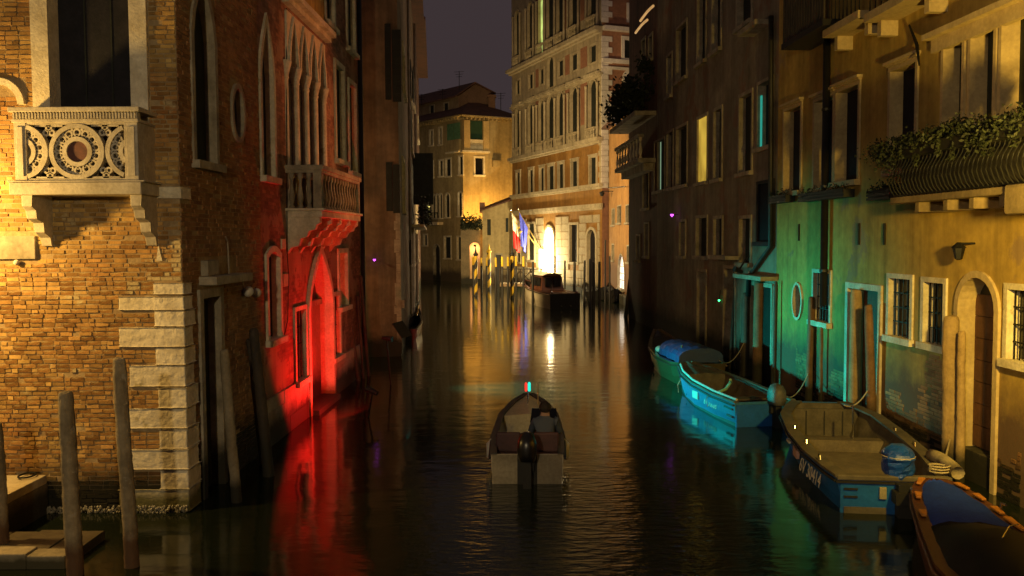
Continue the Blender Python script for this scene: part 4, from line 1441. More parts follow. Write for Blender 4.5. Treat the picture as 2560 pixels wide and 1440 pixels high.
    for uc, zq, ln in lay(.3, L, -.1, zc(520), av, .62, 1.35, .03, rnd, .25):
        piece(rnd.choice(me), 'stone_block', WP, uc, zq, ln, .575, -.03, rnd.uniform(.045, .085), b)
    # side face with the white corner stones
    h2 = []
    r = WPS.rect(1560, 1580, 100, 146)
    window(b, WPS, h2, r, fw=.25, depth=.15, pane=SHUTTER, frame=QUOIN, proud=.1, sill=False)
    r = WPS.rect(1563, 1592, 182, 300)
    window(b, WPS, h2, r, 'round', fw=.28, depth=.15, pane=GLASS, frame=QUOIN, proud=.1, sill=False)
    r = WPS.rect(1572, 1582, 15, 50)
    window(b, WPS, h2, r, fw=.2, depth=.15, pane=SHUTTER, frame=QUOIN, proud=.1, sill=False)
    facade(b, WPS, 0, WPS.L, -1, zC + 9, h2, PAL_BRICK, D=0, name='side_wall')
    for z0, z1, o in ((zc(76), zC, .5), (zc(156), zc(146), .2), (zc(172), zc(165), .12)):
        MB().wb(WPS, -.02, 2.4 if o < .4 else WPS.L, z0, z1, -.02, o).build('cornice', QUOIN, b)
    z = zc(470)
    k = 0
    while z < zC - .8:
        h = .40
        w = .82 if k % 2 else .5
        MB().wb(WPS, -.06, w, z + .01, z + h - .01, -.02, .06).build('corner_stone', QUOIN, b)
        w2 = .32 if k % 2 else .5
        MB().wb(WP, -.0, w2, z + .01, z + h - .01, -.02, .055).build('corner_stone', PAL_STONE, b)
        z += h
        k += 1
    z = zC + .3
    k = 0
    while z < zC + 8:
        MB().wb(WPS, -.06, .82 if k % 2 else .5, z + .01, z + .39, -.02, .06).build('corner_stone', QUOIN, b)
        z += .4
        k += 1
    MB().add([WP.P(0, zC + 9, 0), WP.P(L, zC + 9, 0), WPS.P(WPS.L, zC + 9, -L), WPS.P(WPS.L, zC + 9, 0)], [(0, 1, 2, 3)]).build('roof', ROOF, b)
    # white lit door leaf and the steps
    u0, u1, z0, z1 = WP.rect(1352, 1366, 622, 712)
    MB().wb(WP, u0, u1, .4, z1, .08, .2).build('open_door_leaf', mat("pale_lacquer", (0.8, 0.72, 0.55), (0.75, 0.66, 0.5), 2, .5, .05, 20), b)
    for k in range(3):
        MB().wb(WP, WP.uv(1392, 700)[0] - .2, WP.uv(1346, 700)[0], -.4, .42 - .14 * k, -.02 if k == 0 else .3 + .35 * k, .65 + .35 * k).build('step', PAL_STONE, b)
    return zC


palace()


# ================================================================== orange house between the palace and the other bank
OA, OB = at_y(1580, 760, 55.0), at_y(1522, 740, 65.4)
WO = Wall((OA.x, OA.y), (OB.x, OB.y))


def orange_house():
    b = thing('orange_house', 'orange plastered house with small windows and a lit arched window at the water', 'house', (OA.x, OA.y, 0))
    hs = []
    for px0, px1, yt, yb in ((1530, 1537, 524, 562), (1544, 1553, 516, 557), (1565, 1574, 514, 556), (1530, 1535.5, 612, 650), (1568, 1576, 616, 655)):
        window(b, WO, hs, WO.rect(px0, px1, yt, yb), fw=.09, depth=.18, pane=SHUTTER, frame=ISTRIA_D, proud=.03)
    r = WO.rect(1545, 1561, 637, 722)
    fo = window(b, WO, hs, r, 'round', fw=.10, depth=.16, pane=glow_mat("bluish_lit_window", (.80, .82, 1.0), .95, 2.5), frame=ISTRIA_D, proud=.03, name='arched_window')
    for t in (.33, .66):
        u = r[0] + (r[1] - r[0]) * t
        MB().wb(WO, u - .02, u + .02, r[2], r[3] - .25, -.14, -.12).build('glazing_bar', IRON, fo)
    for t in (.25, .45, .65):
        z = r[2] + (r[3] - r[2]) * t
        MB().wb(WO, r[0], r[1], z - .02, z + .02, -.119, -.10).build('glazing_bar', IRON, fo)
    H = 12.4
    facade(b, WO, 0, WO.L, -1, H, hs, ORANGE, D=6)
    eaves(b, WO, -.2, WO.L, H, .55)
    u, z = WO.uv(1533, 478)
    t = MB().tube(WO.P(u, z, 0), WO.P(u, z, .8), .03, n=5).lathe(WO.P(u, z - .35, .8), [(.1, 0), (.2, .25), (.05, .35)], 8)
    t.build('wall_lamp', IRON, b)
    MB().tube(WO.P(WO.uv(1530, 470)[0], WO.uv(1530, 470)[1], .3), WO.P(WO.uv(1575, 466)[0], WO.uv(1575, 466)[1], .3), .025, n=5).build('cable', PIPE, b)
    MB().wb(WO, 0, WO.L, -.3, .6, -.02, .35).build('quay_edge', ISTRIA_D, b)


orange_house()


# ================================================================== other bank: ochre house
def ochre_house():
    u0, u1 = 1.0, UR(1942)
    b = thing('ochre_house', 'ochre plastered canal house with arched water door and iron balcony full of plants', 'house', WR.P(u0, 0))
    hs = []
    up = [(1962, 2003, 272, 478), (2038, 2084, 248, 470), (2092, 2147, 222, 452), (2228, 2290, 168, 420)]
    for i, (p0, p1, yt, yb) in enumerate(up):
        fo = window(b, WR, hs, WR.rect(p0, p1, yt, yb), fw=.09, depth=.26, pane=BLUEBLACK, frame=mat("buff_stone", (0.52, 0.40, 0.22), (0.40, 0.3, 0.16), 2, .85, .3, 30), hood=True, proud=.04)
    # three-light window with stone piers
    BUFF = MATS["buff_stone"]
    for p0, p1, yt, yb in ((2362, 2408, 108, 430), (2430, 2487, 68, 420), (2508, 2580, 30, 400)):
        window(b, WR, hs, WR.rect(p0, p1, yt, yb), fw=.08, depth=.28, pane=SHUTTER, frame=BUFF, sill=False, proud=.05)
    a, c = UR(2575, 40), UR(2335, 100)
    z = WR.uv(2331, 91)[1]
    MB().wb(WR, a, c, z - .1, z, -.02, .24).wb(WR, a, c - .06, z - .34, z - .101, -.02, .09).build('window_cornice', BUFF, b)
    for p0, p1, yt, yb in ((2225, 2278, 697, 843), (2312, 2361, 707, 860), (2522, 2590, 726, 905)):
        window(b, WR, hs, WR.rect(p0, p1, yt, yb), fw=.1, depth=.22, pane=GLASS, frame=ISTRIA, bars=5, proud=.04, sill_out=.1)
    r = WR.rect(2036, 2076, 683, 803)
    window(b, WR, hs, r, fw=.09, depth=.2, pane=GLASS, frame=ISTRIA, bars=6, proud=.04)
    r = WR.rect(1985, 2006, 712, 794)
    window(b, WR, hs, r, 'oval', fw=.07, depth=.18, pane=GLASS, frame=ISTRIA, sill=False, name='oval_window')
    r = WR.rect(2122, 2198, 724, 1000)
    window(b, WR, hs, (r[0], r[1], -.3, r[3]), fw=.13, depth=.34, pane=DOORWOOD, frame=ISTRIA, sill=False, name='water_door', pname='door_leaf', proud=.05)
    r = WR.rect(2397, 2488, 694, 1150)
    dr = window(b, WR, hs, (r[0], r[1], -.3, r[3]), 'round', fw=.12, depth=.34, pane=BLACKPOST, frame=BUFF, sill=False, name='arched_water_door', pname='door_back', proud=.05)
    zt = WR.uv(2470, 742)[1]
    n = 7
    for k in range(n):
        z0 = .55 + (zt - .55) * k / n
        MB().wb(WR, r[0] + .01, r[1] - .01, z0 + .006, z0 + (zt - .55) / n - .006, -.31, -.27).build('door_board', DOORWOOD, dr)
    MB().wb(WR, r[0], r[1], -.3, .53, -.36, -.05).build('threshold', ISTRIA_D, dr)
    facade(b, WR, u0, u1, -1, 13.5, hs, YELLOW, D=7)
    # bare brick foot, each brick a piece where it shows, standing just proud
    rnd = random.Random(31)
    av = []
    for p0, p1, yt, yb in ((2112, 2208, 700, 1100), (2385, 2500, 660, 1250)):
        q = WR.rect(p0, p1, yt, yb)
        av.append((q[0], q[1], -2, q[3]))
    for p0, p1, yt, yb in ((2214, 2290, 685, 860), (2300, 2375, 695, 885), (2505, 2600, 712, 930), (2026, 2086, 672, 826), (1978, 2014, 700, 806)):
        av.append(WR.rect(p0, p1, yt, yb))
    ub0, ub1 = UR(2560, 900), UR(1990, 900)
    cand = []
    for uc, zq, ln in lay(ub0, ub1, -.07, 2.35, av, .0705, .25, .010, rnd):
        e = 1.05 + .55 * math.sin(uc * 1.7) + .3 * math.sin(uc * 4.3 + 1) + (0.35 if 11.6 < uc < 18 else 0)
        if zq < e and rnd.random() > .12:
            cand.append((uc, zq, ln))
    WBK = mat("bare_foot_brick", (0.38, 0.21, 0.10), (0.26, 0.13, 0.065), 1.2, .9, .5, 45, (0.55, 1.0, ALGAE), island=.3, spec=.2)
    meshes = [piece_mesh('brick', WBK, .045, rnd) for _ in range(6)]
    near = sorted(cand, key=lambda q: q[0] - (2 if q[1] > .5 else 0))[:300]
    ids = set(id(q) for q in near)
    rest = MB()
    for q in cand:
        uc, zq, ln = q
        pr = rnd.uniform(.004, .016)
        if id(q) in ids:
            piece(rnd.choice(meshes), 'brick', WR, uc, zq, ln, .058, -.02, pr, b)
        else:
            rest.wb(WR, uc - ln / 2, uc + ln / 2, zq - .029, zq + .029, -.02, pr)
    o = rest.build('brickwork', WBK, b)
    o["kind"] = "stuff"
    # drainpipe
    x = UR(2078, 400)
    z1 = WR.uv(2078, 100)[1]
    dp = MB().path([WR.P(x, 2.6, .14), WR.P(x, z1, .14)], .085, 10).build('drainpipe', PIPE, b, smooth=True)
    for z in (3.4, 5.4, 7.2):
        MB().path([WR.P(x, z, .14), WR.P(x, z + .06, .14)], .105, 10).build('pipe_collar', PIPE, dp)
    # iron wall ties
    for px, yt, yb in ((1999, 560, 602), (2058, 560, 600), (2149, 558, 612), (2213, 558, 612)):
        u, za = WR.uv(px, yb)
        zb_ = WR.uv(px, yt)[1]
        MB().wb(WR, u - .02, u + .02, za, zb_, -.02, .04).build('wall_tie', IRON, b)
    # flag bracket
    u, z = WR.uv(2308, 112)
    MB().path([WR.P(u + .35, z + .45, .1), WR.P(u, z, .12), WR.P(u - .35, z - .45, .25)], [.02, .035, .015], 6).build('iron_bracket', IRON, b)
    # wall lantern over the door (unlit)
    u, z = WR.uv(2437, 632)
    ln = MB().tube(WR.P(u, z + .16, 0), WR.P(u, z + .16, .28), .018, n=5).lathe(WR.P(u, z - .12, .28), [(.03, 0), (.06, .02), (.10, .2), (.12, .21), (.03, .3)], 6).build('wall_lantern', IRON, b)
    # stone balconies higher up
    for p0, p1, y, nm in ((2062, 2150, 62, 'b'), (2166, 2300, 12, 'a')):
        W2 = WR.off(.55)
        ua, uc = sorted((W2.uv(p0, y)[0], W2.uv(p1, y)[0]))
        z = W2.uv((p0 + p1) / 2, y + 8)[1]
        bo = MB().wb(WR, ua, uc, z, z + .16, -.02, .6).build('stone_balcony', BUFF, b)
        for u in (ua + .15, uc - .15):
            MB().wb(WR, u - .08, u + .08, z - .3, z - .002, -.02, .35).build('corbel', BUFF, bo)
        for k in range(9):
            u = ua + .1 + (uc - ua - .2) * k / 8
            MB().tube(WR.P(u, z + .16, .52), WR.P(u, z + 1.1, .52), .012, n=5).build('rail_bar', IRON, bo)
        MB().wb(WR, ua, uc, z + 1.1, z + 1.14, .49, .55).build('hand_rail', IRON, bo)
    # dark timber balcony on the boundary
    W2 = WR.off(.7)
    ua, uc = sorted((W2.uv(1948, 60)[0] - .3, W2.uv(2062, 60)[0]))
    z = W2.uv(2000, 100)[1]
    bo = MB().wb(WR, ua, uc, z, z + .14, -.02, .75).build('timber_balcony', PIPE, b)
    for k in range(16):
        u = ua + (uc - ua) * (k + .5) / 16
        MB().wb(WR, u - .05, u + .05, z + .14, z + 1.3, .68, .72).build('rail_board', mat("dark_timber", (.06, .045, .035), (.03, .025, .02), 3, .8, .4, 30), bo)
    MB().wb(WR, ua, uc, z + 1.3, z + 1.38, .62, .76).build('hand_rail', PIPE, bo)
    # iron balcony with bellied bars
    o1 = .75
    W2 = WR.off(o1)
    z0, z1 = 4.78, 4.94
    ua, uc = W2.uv(2590, 500)[0], W2.uv(2228, 520)[0]
    us = W2.uv(2522, 500)[0]
    BUFF = mat("shaded_balcony_stone", (0.27, 0.20, 0.11), (0.15, 0.11, 0.06), 2.5, .9, .4, 25, streak=.5)  # darker than the other buff stone, the balcony's shade is in the colour
    bo = MB().wb(WR, us, uc - .05, z0 + .05, z1, -.02, o1 + .05).build('iron_balcony', BUFF, b, bevel=.01)
    for px in (2285, 2355, 2420, 2495):
        u = W2.uv(px, 520)[0]
        MB().wb(WR, u - .07, u + .07, z0 - .13, z0 + .048, -.02, o1 - .05).build('corbel', BUFF, bo, bevel=.015)
    MB().wb(WR, ua, us - .01, z0 - .25, z1 + .02, -.02, o1 + .1).build('carved_console', BUFF, bo, bevel=.05)
    zr = 5.82
    belly = [(.0, .0), (.10, .12), (.16, .28), (.12, .46), (.03, .62), (.0, .76), (.0, .88)]
    for k in range(34):
        u = ua + (uc - ua) * (k + .5) / 34
        MB().path([WR.P(u, z1 + h, o1 - .06 + o) for o, h in belly], .011, 5).build('bellied_bar', IRON, bo)
    for k in range(5):
        o = .08 + (o1 - .16) * k / 4
        MB().path([WR.P(uc - .06 + e, z1 + h, o) for e, h in belly], .011, 5).build('bellied_bar', IRON, bo)
    MB().wb(WR, ua, uc, zr - .02, zr + .02, o1 - .09, o1 - .03).build('hand_rail', IRON, bo)
    MB().wb(WR, ua, uc - .02, z1 + .02, z1 + .05, o1 - .08, o1 - .02).build('bottom_rail', IRON, bo)
    MB().wb(WR, ua + .1, uc - .15, z1 + .06, zr - .15, o1 - .14, o1 - .11).build('reed_screen', mat("dark_reed_screen", (.018, .015, .011), (.010, .009, .007), 6, .9, .6, 60), bo)


ochre_house()


def planters():
    o1 = .75
    W2 = WR.off(o1)
    ua, uc = W2.uv(2600, 360)[0], W2.uv(2212, 400)[0]
    t = thing('balcony_planter', 'long trough of bushy leaves along the iron balcony rail', 'planter', WR.P((ua + uc) / 2, 5.7, o1))
    MB().wb(WR, ua, uc - .1, 5.62, 5.80, o1, o1 + .2).build('trough', RUBBER, t)
    rc = random.Random(17)
    cl = [(rc.uniform(ua, uc + .02), 5.80 + rc.uniform(-.04, .16), o1 + .1 + rc.uniform(-.08, .14), rc.uniform(.05, .13)) for _ in range(60)]
    tr = [(rc.uniform(ua, uc), rc.uniform(.12, .42)) for _ in range(26)]
    def f(q):
        if q.random() < .16:
            u, ln = q.choice(tr)
            return WR.P(u + q.gauss(0, .025), 5.78 - q.uniform(0, ln), o1 + .22 + q.gauss(0, .03))
        u, z, o, w = q.choice(cl)
        return WR.P(u + q.gauss(0, w * 1.5), z + q.gauss(0, w * .7), o + q.gauss(0, w))
    MB().leaves(f, 5200, .035).build('foliage', LEAF, t)
    lab = ['small box of withered plants under the ochre window at the house edge',
           'low flower box under the middle ochre window, crossed by the black drainpipe',
           'slatted flower box hanging below the iron balcony end']
    for i, (p0, p1, y) in enumerate(((1950, 1993, 496), (2026, 2143, 486), (2203, 2262, 484))):
        u0, u1 = sorted((UR(p0, y), UR(p1, y)))
        z = WR.uv((p0 + p1) / 2, y)[1]
        t = thing('flower_box', lab[i], 'flower box', WR.P((u0 + u1) / 2, z - .12, .2), 'flower boxes on the ochre house')
        for k in range(3):
            MB().wb(WR, u0, u1, z - .12 + k * .075, z - .07 + k * .075, .3, .32).build('slat', IRON, t)
        MB().wb(WR, u0 + .02, u1 - .02, z - .12, z + .06, .05, .29).build('trough', RUBBER, t)
        MB().leaves(lambda q: WR.P(q.uniform(u0, u1), z + q.gauss(.1, .06), .17 + q.gauss(0, .09)), 350, .03).build('foliage', LEAF, t)


planters()


# ================================================================== other bank: dark plastered house
def dark_house():
    u0, u1 = UR(1942), UR(1642)
    b = thing('dark_plaster_house', 'unlit grey brown plastered house with tall shuttered windows, one lit yellow', 'house', WR.P(u0, 0))
    hs = []
    wins = [(1692, 1717, 65, 198), (1745, 1765, -40, 155), (1782, 1803, -60, 125), (1692, 1718, 318, 463), (1786, 1805, 275, 447),
            (1668, 1683, 332, 470), (1850, 1880, 238, 430), (1742, 1768, 545, 640), (1786, 1806, 547, 640), (1850, 1877, 547, 657),
            (1668, 1680, 140, 240), (1845, 1880, -60, 60), (1700, 1714, 555, 640)]
    for p0, p1, yt, yb in wins:
        window(b, WR, hs, WR.rect(p0, p1, yt, yb), fw=.11, depth=.2, pane=SHUTTER, frame=ISTRIA_D, proud=.04)
    window(b, WR, hs, WR.rect(1744, 1768, 294, 455), fw=.11, depth=.06, pane=glow_mat("yellow_lit_window", (.95, .62, .08), .60, 0.8), frame=ISTRIA_D, proud=.03, name='lit_window')
    r = WR.rect(1637, 1662, 352, 476)
    fo = window(b, WR, hs, r, fw=.09, depth=.2, pane=SHUTTER, frame=ISTRIA_D, proud=.04, name='lit_window')
    MB().wb(WR, r[1] - .55, r[1] - .02, r[2], r[3], -.17, -.15).build('lit_curtain', glow_mat("pale_green_lit_curtain", (.50, .80, .50), .42), fo)
    r = WR.rect(1896, 1931, 205, 366)
    fo = window(b, WR, hs, r, fw=.09, depth=.25, pane=BLUEBLACK, frame=ISTRIA_D, proud=.04, name='lit_window')
    MB().wb(WR, r[1] - .09, r[1] - .01, r[2], r[3] - .3, -.09, -.05).build('lit_reveal', glow_mat("teal_lit_reveal", (.04, .50, .38), .55), fo)  # light from indoors on the reveal, put in as glow
    r = WR.rect(1896, 1934, 458, 604)
    window(b, WR, hs, r, fw=.09, depth=.06, pane=BLUEBLACK, frame=BLUEBLACK, proud=.05, name='shuttered_window', pname='shutter_panel')
    for p0, p1, yt in ((1812, 1838, 672), (1878, 1930, 716), (1745, 1765, 680)):
        r = WR.rect(p0, p1, yt, 900)
        window(b, WR, hs, (r[0], r[1], -.3, r[3]), fw=.12, depth=.3, pane=SHUTTER, frame=ISTRIA_D, sill=False, name='water_door', pname='door_leaf')
    facade(b, WR, u0 + .01, u1, -1, 16, hs, DARK_PLASTER, D=7)
    eaves(b, WR, u0, u1, 16, .7)
    for p0, p1, y in ((1872, 1945, 698), (1802, 1852, 648)):
        a, c = sorted((UR(p0, y), UR(p1, y)))
        z = WR.uv((p0 + p1) / 2, y)[1]
        MB().wb(WR, a, c, z, z + .12, -.02, .5).build('door_canopy', ISTRIA_D, b)
    # drainpipe on the boundary, bending away above the door
    pts = [WR.P(*WR.uv(x, y), .12) for x, y in ((1938, 40), (1938, 300), (1937, 616), (1882, 690), (1880, 740))]
    MB().path(pts, .075, 8).build('drainpipe', PIPE, b, smooth=True)
    MB().path([WR.P(*WR.uv(1944, 716), .1), WR.P(*WR.uv(1940, 910), .1)], .03, 6).build('pale_pipe', PALEPIPE, b)
    # balcony slab high up
    a, c = sorted((UR(1885, 75), UR(1930, 75)))
    z = WR.uv(1905, 78)[1]
    MB().wb(WR, a, c, z, z + .14, -.02, .5).build('balcony_slab', ISTRIA_D, b)


dark_house()


def terrace_house():
    u0, u1 = UR(1642), UR(1572)
    b = thing('terrace_house', 'dark red house with carved balcony and terrace shrubs beside the palace', 'house', WR.P(u0, 0))
    hs = []
    for p0, p1, yt, yb in ((1612, 1622, 560, 640), (1592, 1600, 590, 650), (1608, 1622, 430, 520), (1605, 1614, 100, 150), (1622, 1632, 90, 150)):
        window(b, WR, hs, WR.rect(p0, p1, yt, yb), fw=.1, depth=.2, pane=SHUTTER, frame=ISTRIA_D, proud=.04)
    facade(b, WR, u0 + .01, u1, -1, 17.5, hs, DARK_PLASTER2, D=7)
    z = WR.uv(1605, 420)[1]
    bal = MB().wb(WR, u0 + .3, u1 - .2, z, z + .2, -.02, .8).wb(WR, u0 + .6, u1 - .5, z - .35, z - .002, -.02, .5).build('balcony', ISTRIA_D, b)
    for k in range(9):
        u = u0 + .45 + (u1 - u0 - .8) * k / 8
        mb = MB()
        baluster(mb, WR.P(u, z + .2, .68), .95, .09, 6)
        mb.build('baluster', ISTRIA, bal)
    MB().wb(WR, u0 + .3, u1 - .2, z + 1.15, z + 1.3, .55, .82).build('hand_rail', ISTRIA_D, bal)
    zt = WR.uv(1600, 305)[1]
    MB().wb(WR, u0 + .2, u1 + .3, zt - .2, zt, -.02, 1.0).build('terrace_slab', ISTRIA_D, b)
    rp = (u0 + .2, u1 + .2)
    # bright awning undersides on the roof terrace, their light put in as glowing strips
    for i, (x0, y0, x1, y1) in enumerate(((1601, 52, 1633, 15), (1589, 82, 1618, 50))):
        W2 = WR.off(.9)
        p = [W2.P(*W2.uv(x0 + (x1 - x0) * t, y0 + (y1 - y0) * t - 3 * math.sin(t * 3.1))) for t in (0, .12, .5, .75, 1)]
        MB().path(p, .055, 8).build('awning_glow_strip', glow_mat("awning_underside_glow", (1.0, .55, .20), .45), b)
    s = thing('terrace_shrub', 'dense dark shrub on the terrace in front of the palace side', 'shrub', WR.P((u0 + u1) / 2, zt, .5))
    MB().tube(WR.P(u0 + 2.2, zt, .5), WR.P(u0 + 2.3, zt + 1.2, .5), .08, .05, 6).build('stem', POLE_D, s)
    zr = WR.uv(1605, 175)[1] - zt
    cl = [(RND.uniform(u0 + .6, u1 - .2), RND.uniform(.3, 1.0), RND.uniform(.1, 1.1)) for _ in range(26)]
    def f(q):
        u, h, o = q.choice(cl)
        env = 1 - .75 * ((u - u0) / (u1 - u0)) * .8
        return WR.P(u + q.gauss(0, .3), zt + h * zr * env + q.gauss(0, .22), o + q.gauss(0, .25))
    MB().leaves(f, 3200, .12).build('foliage', mat("black_green_leaf", (.022, .03, .012), (.012, .016, .007), 6, .8, 0), s)
    # small white lamp by the palace side
    p = at_y(1570, 281, 62.0)
    l = thing('palace_side_lamp', 'small white lamp glowing at the palace side window', 'lamp', p)
    MB().sphere(p, .14).build('globe', glow_mat("white_lamp_globe", (1.0, .88, .75), 12.0), l)
    MB().tube(p + Vector((0, 0, .12)), p + Vector((.9, .5, .3)), .03, n=5).build('arm', IRON, l)


terrace_house()


# ================================================================== stone landing and step by the brick house
def landing():
    t = thing('stone_landing', 'pale stone landing block with an iron mooring ring against the brick house', 'landing', (-8.2, 13.0, 0))
    t["label"] = 'lamp-lit stone landing block with an iron mooring ring against the brick house'
    x1 = at_y(122, 1185, CY).x
    zt = at_y(100, 1185, CY).z
    MB().box(-13, x1, 12.25, CY - .045, -1.0, zt - .14).build('block', mat("landing_side", (.22, .17, .11), (.12, .09, .055), 2, .85, .5, 20, (.3, .6, ALGAE)), t)
    for k in range(5):
        a = x1 - 1.3 * (k + 1)
        MB().box(a + .006, x1 - 1.3 * k - .006, 12.18, CY - .05, zt - .138, zt).build('paving_slab', STONESTEP, t, bevel=.012)
    c = at_z(68, 1190, zt + .02)
    mb = MB()
    n = 16
    mb.path([c + Vector((math.cos(2 * math.pi * k / n) * .11, math.sin(2 * math.pi * k / n) * .16, .012)) for k in range(n + 1)], .014, 6)
    mb.build('mooring_ring', IRON, t)
    s = thing('water_step', 'low wet stone step at the waterline in front of the landing', 'step', (-7.5, 11.9, 0))
    x2 = at_z(160, 1385, .2).x
    yf = at_z(80, 1385, .2).y
    MB().box(-13, x2 - .5, yf, yf + .3, -.6, .20).box(x2 - .498, x2, yf, yf + .3, -.6, .17).build('front_kerb', STONESTEP, s, bevel=.015)
    rnd = random.Random(4)
    x = -13
    while x < x2:
        w = rnd.uniform(.28, .5)
        MB().box(x, min(x + w - .012, x2), yf + .304, 12.24, -.6, .13 + rnd.uniform(-.015, .015)).build('paving_slab', mat("wet_step", (.10, .08, .055), (.05, .04, .03), 3, .45, .4, 25), s)
        x += w
    # mussels and weed along the foot of the brick house
    q = MB()
    for _ in range(420):
        p = WA.P(rnd.uniform(-.02, 2.4), rnd.uniform(-.02, .1) , rnd.uniform(.03, .09))
        q.sphere(p, rnd.uniform(.008, .022), 5, 3, (1, 1, 1.4))
    o = q.build('mussel_crust', mat("wet_mussels", (.03, .026, .02), (.4, .36, .28), 60, .25, .2, 60), None)
    tag(o, 'wet crust of mussels along the foot of the brick house', 'mussels', kind='stuff')


landing()


# ================================================================== mooring poles
def pole(name, label, group, base_px, base_y, top_px, top_y, Y, dia, m, tip=None, seg=7, cap=True):
    """a leaning timber pole standing in the water at distance Y"""
    b = at_y(base_px, base_y, Y)
    t = at_y(top_px, top_y, Y)
    d = (t - b).normalized()
    b = b + d * ((-.8 - b.z) / d.z)
    rnd = random.Random(int(base_px * 7 + top_y))
    root = thing(name, label, 'mooring pole', (b.x, b.y, 0), group)
    pts, rs = [], []
    for k in range(seg + 1):
        f = k / seg
        pts.append(b.lerp(t, f) + Vector((rnd.uniform(-.008, .008), rnd.uniform(-.008, .008), 0)))
        rs.append(dia / 2 * (1.06 - .14 * f) * rnd.uniform(.96, 1.04))
    pts.append(t + d * dia * .12)
    rs.append(dia * .36)
    pts.append(t + d * dia * .16)
    rs.append(dia * .12)
    if tip:
        k = max(1, len(pts) - 4)
        MB().path(pts[:k + 1], rs[:k + 1], 10).build('shaft', m, root, smooth=True)
        MB().path([pts[k]] + pts[k + 1:], [rs[k] * 1.02] + rs[k + 1:], 10).build('painted_tip', tip, root, smooth=True)
    else:
        o = MB().path(pts, rs, 12).build('shaft', m, root, smooth=True)
        if dia > .1:
            md = o.modifiers.new("sub", 'SUBSURF')
            md.levels = md.render_levels = 1
            if Y < 18:
                rough_up(o, .03, .10, 2)
    return root


G1 = 'poles in front of the brick house'
pole('mooring_pole', 'blunt weathered pole nearest the stone step, the shorter of the pair', G1, 188, 1440, 164, 985, 10.9, .215, POLE)
pole('mooring_pole', 'tall dark leaning pole in front of the pale corner stones', G1, 332, 1440, 298, 900, 11.2, .19, POLE)
pole('mooring_pole', 'pole cut by the picture edge beside the stone landing', G1, 2, 1330, -12, 1060, 11.8, .2, POLE)
pole('mooring_pole', 'pale slanting pole by the water door of the brick house', G1, 592, 1255, 560, 878, at_z(592, 1255).y, .17, mat("pale_grey_pole", (.30, .25, .17), (.2, .16, .1), 3, .85, .5, 30, (.25, .5, ALGAE), streak=.5))
pole('mooring_pole', 'tall dark pole leaning where the brick house meets the red-lit wall', G1, 672, 1190, 634, 825, at_z(672, 1190).y, .20, POLE_D)
pole('mooring_pole', 'thin dark pole against the brick house beside the red-lit wall', G1, 655, 1160, 622, 850, at_z(655, 1160).y, .10, POLE_D)
G2 = 'poles at the far end of the red-lit house'
YP = at_z(900, 952).y
pole('mooring_pole', 'dark leaning pole nearest the red-lit stone foot', G2, 897, 955, 868, 762, YP, .15, POLE_D)
pole('mooring_pole', 'slim dark pole between the red-lit wall and the brick pier', G2, 909, 940, 894, 740, YP + .5, .10, POLE_D)
pole('mooring_pole', 'outermost dark pole with a pale streak beside the side canal', G2, 922, 935, 902, 690, YP + .9, .11, POLE_D)
wall_y = lambda px: 8.57 / ((px - 1280) / FPX + .048)
G3 = 'posts in front of the ochre house'
for lab, bx, by, tx, ty, dd, m in (
        ('dark brown pole in front of the barred green-lit window', 2022, 990, 2030, 745, .20, POLE_R),
        ('thin stake in front of the green-lit wall below the barred window', 2052, 985, 2054, 820, .09, POLE_R),
        ('pale squared post standing in the green-lit doorway', 2136, 1010, 2141, 728, .28, POLE_Y),
        ('brown tapering pole beside the pale post in the green-lit doorway', 2180, 1030, 2170, 765, .20, POLE_R),
        ('thick pale post beside the arched water door', 2376, 1195, 2378, 795, .30, POLE_Y),
        ('shorter post at the edge of the arched water door', 2400, 1215, 2404, 830, .15, POLE_Y)):
    pole('mooring_pole', lab, G3, bx, by, tx, ty, wall_y(bx) - .45, dd, m)
G4 = 'poles in front of the dark plastered house'
for lab, bx, by, tx, ty, dd, m in (
        ('thick dark pole under the stone canopy of the dark house', 1862, 925, 1866, 735, .30, POLE_D),
        ('brown pole at the canopy edge of the dark house', 1893, 940, 1898, 695, .30, POLE_R),
        ('thin leaning pole beside the teal door panel', 1826, 900, 1838, 720, .12, POLE_D),
        ('slender leaning pole before the end of the dark house', 1566, 775, 1576, 690, .22, POLE_D),
        ('slim dark pole close to the ochre house corner', 1936, 950, 1940, 705, .10, POLE_D)):
    pole('mooring_pole', lab, G4, bx, by, tx, ty, wall_y(bx) - .6, dd, m)


def striped(name, label, px, ytop, ybase, Y, dia):
    b = at_y(px, ybase, Y)
    zt = at_y(px, ytop, Y).z
    root = thing(name, label, 'striped pole', (b.x, b.y, 0), 'yellow and black striped poles at the palace')
    n, turns, H = 16, None, zt + .6
    blk, yel = MB(), MB()
    seg = int(H / .09)
    for k in range(seg):
        z0, z1 = -.6 + H * k / seg, -.6 + H * (k + 1) / seg
        for j in range(n):
            a0, a1 = 2 * math.pi * j / n, 2 * math.pi * (j + 1) / n
            ph = (z0 / 1.15 - j / n) % 1.0
            q = [Vector((b.x + math.cos(a) * dia / 2, b.y + math.sin(a) * dia / 2, z)) for a, z in ((a0, z0), (a1, z0), (a1, z1), (a0, z1))]
            (blk if ph < .5 else yel).add(q, [(0, 1, 2, 3)])
    blk.build('black_stripe', BLACKPOST, root)
    yel.build('yellow_stripe', YELLOWTIP, root)
    MB().lathe((b.x, b.y, zt), [(dia * .55, 0), (dia * .7, .1), (dia * .7, .16), (dia * .35, .24), (dia * .18, .5), (dia * .05, .75)], 10).build('finial', BLACKPOST if 'black cap' in label else YELLOWTIP, root)


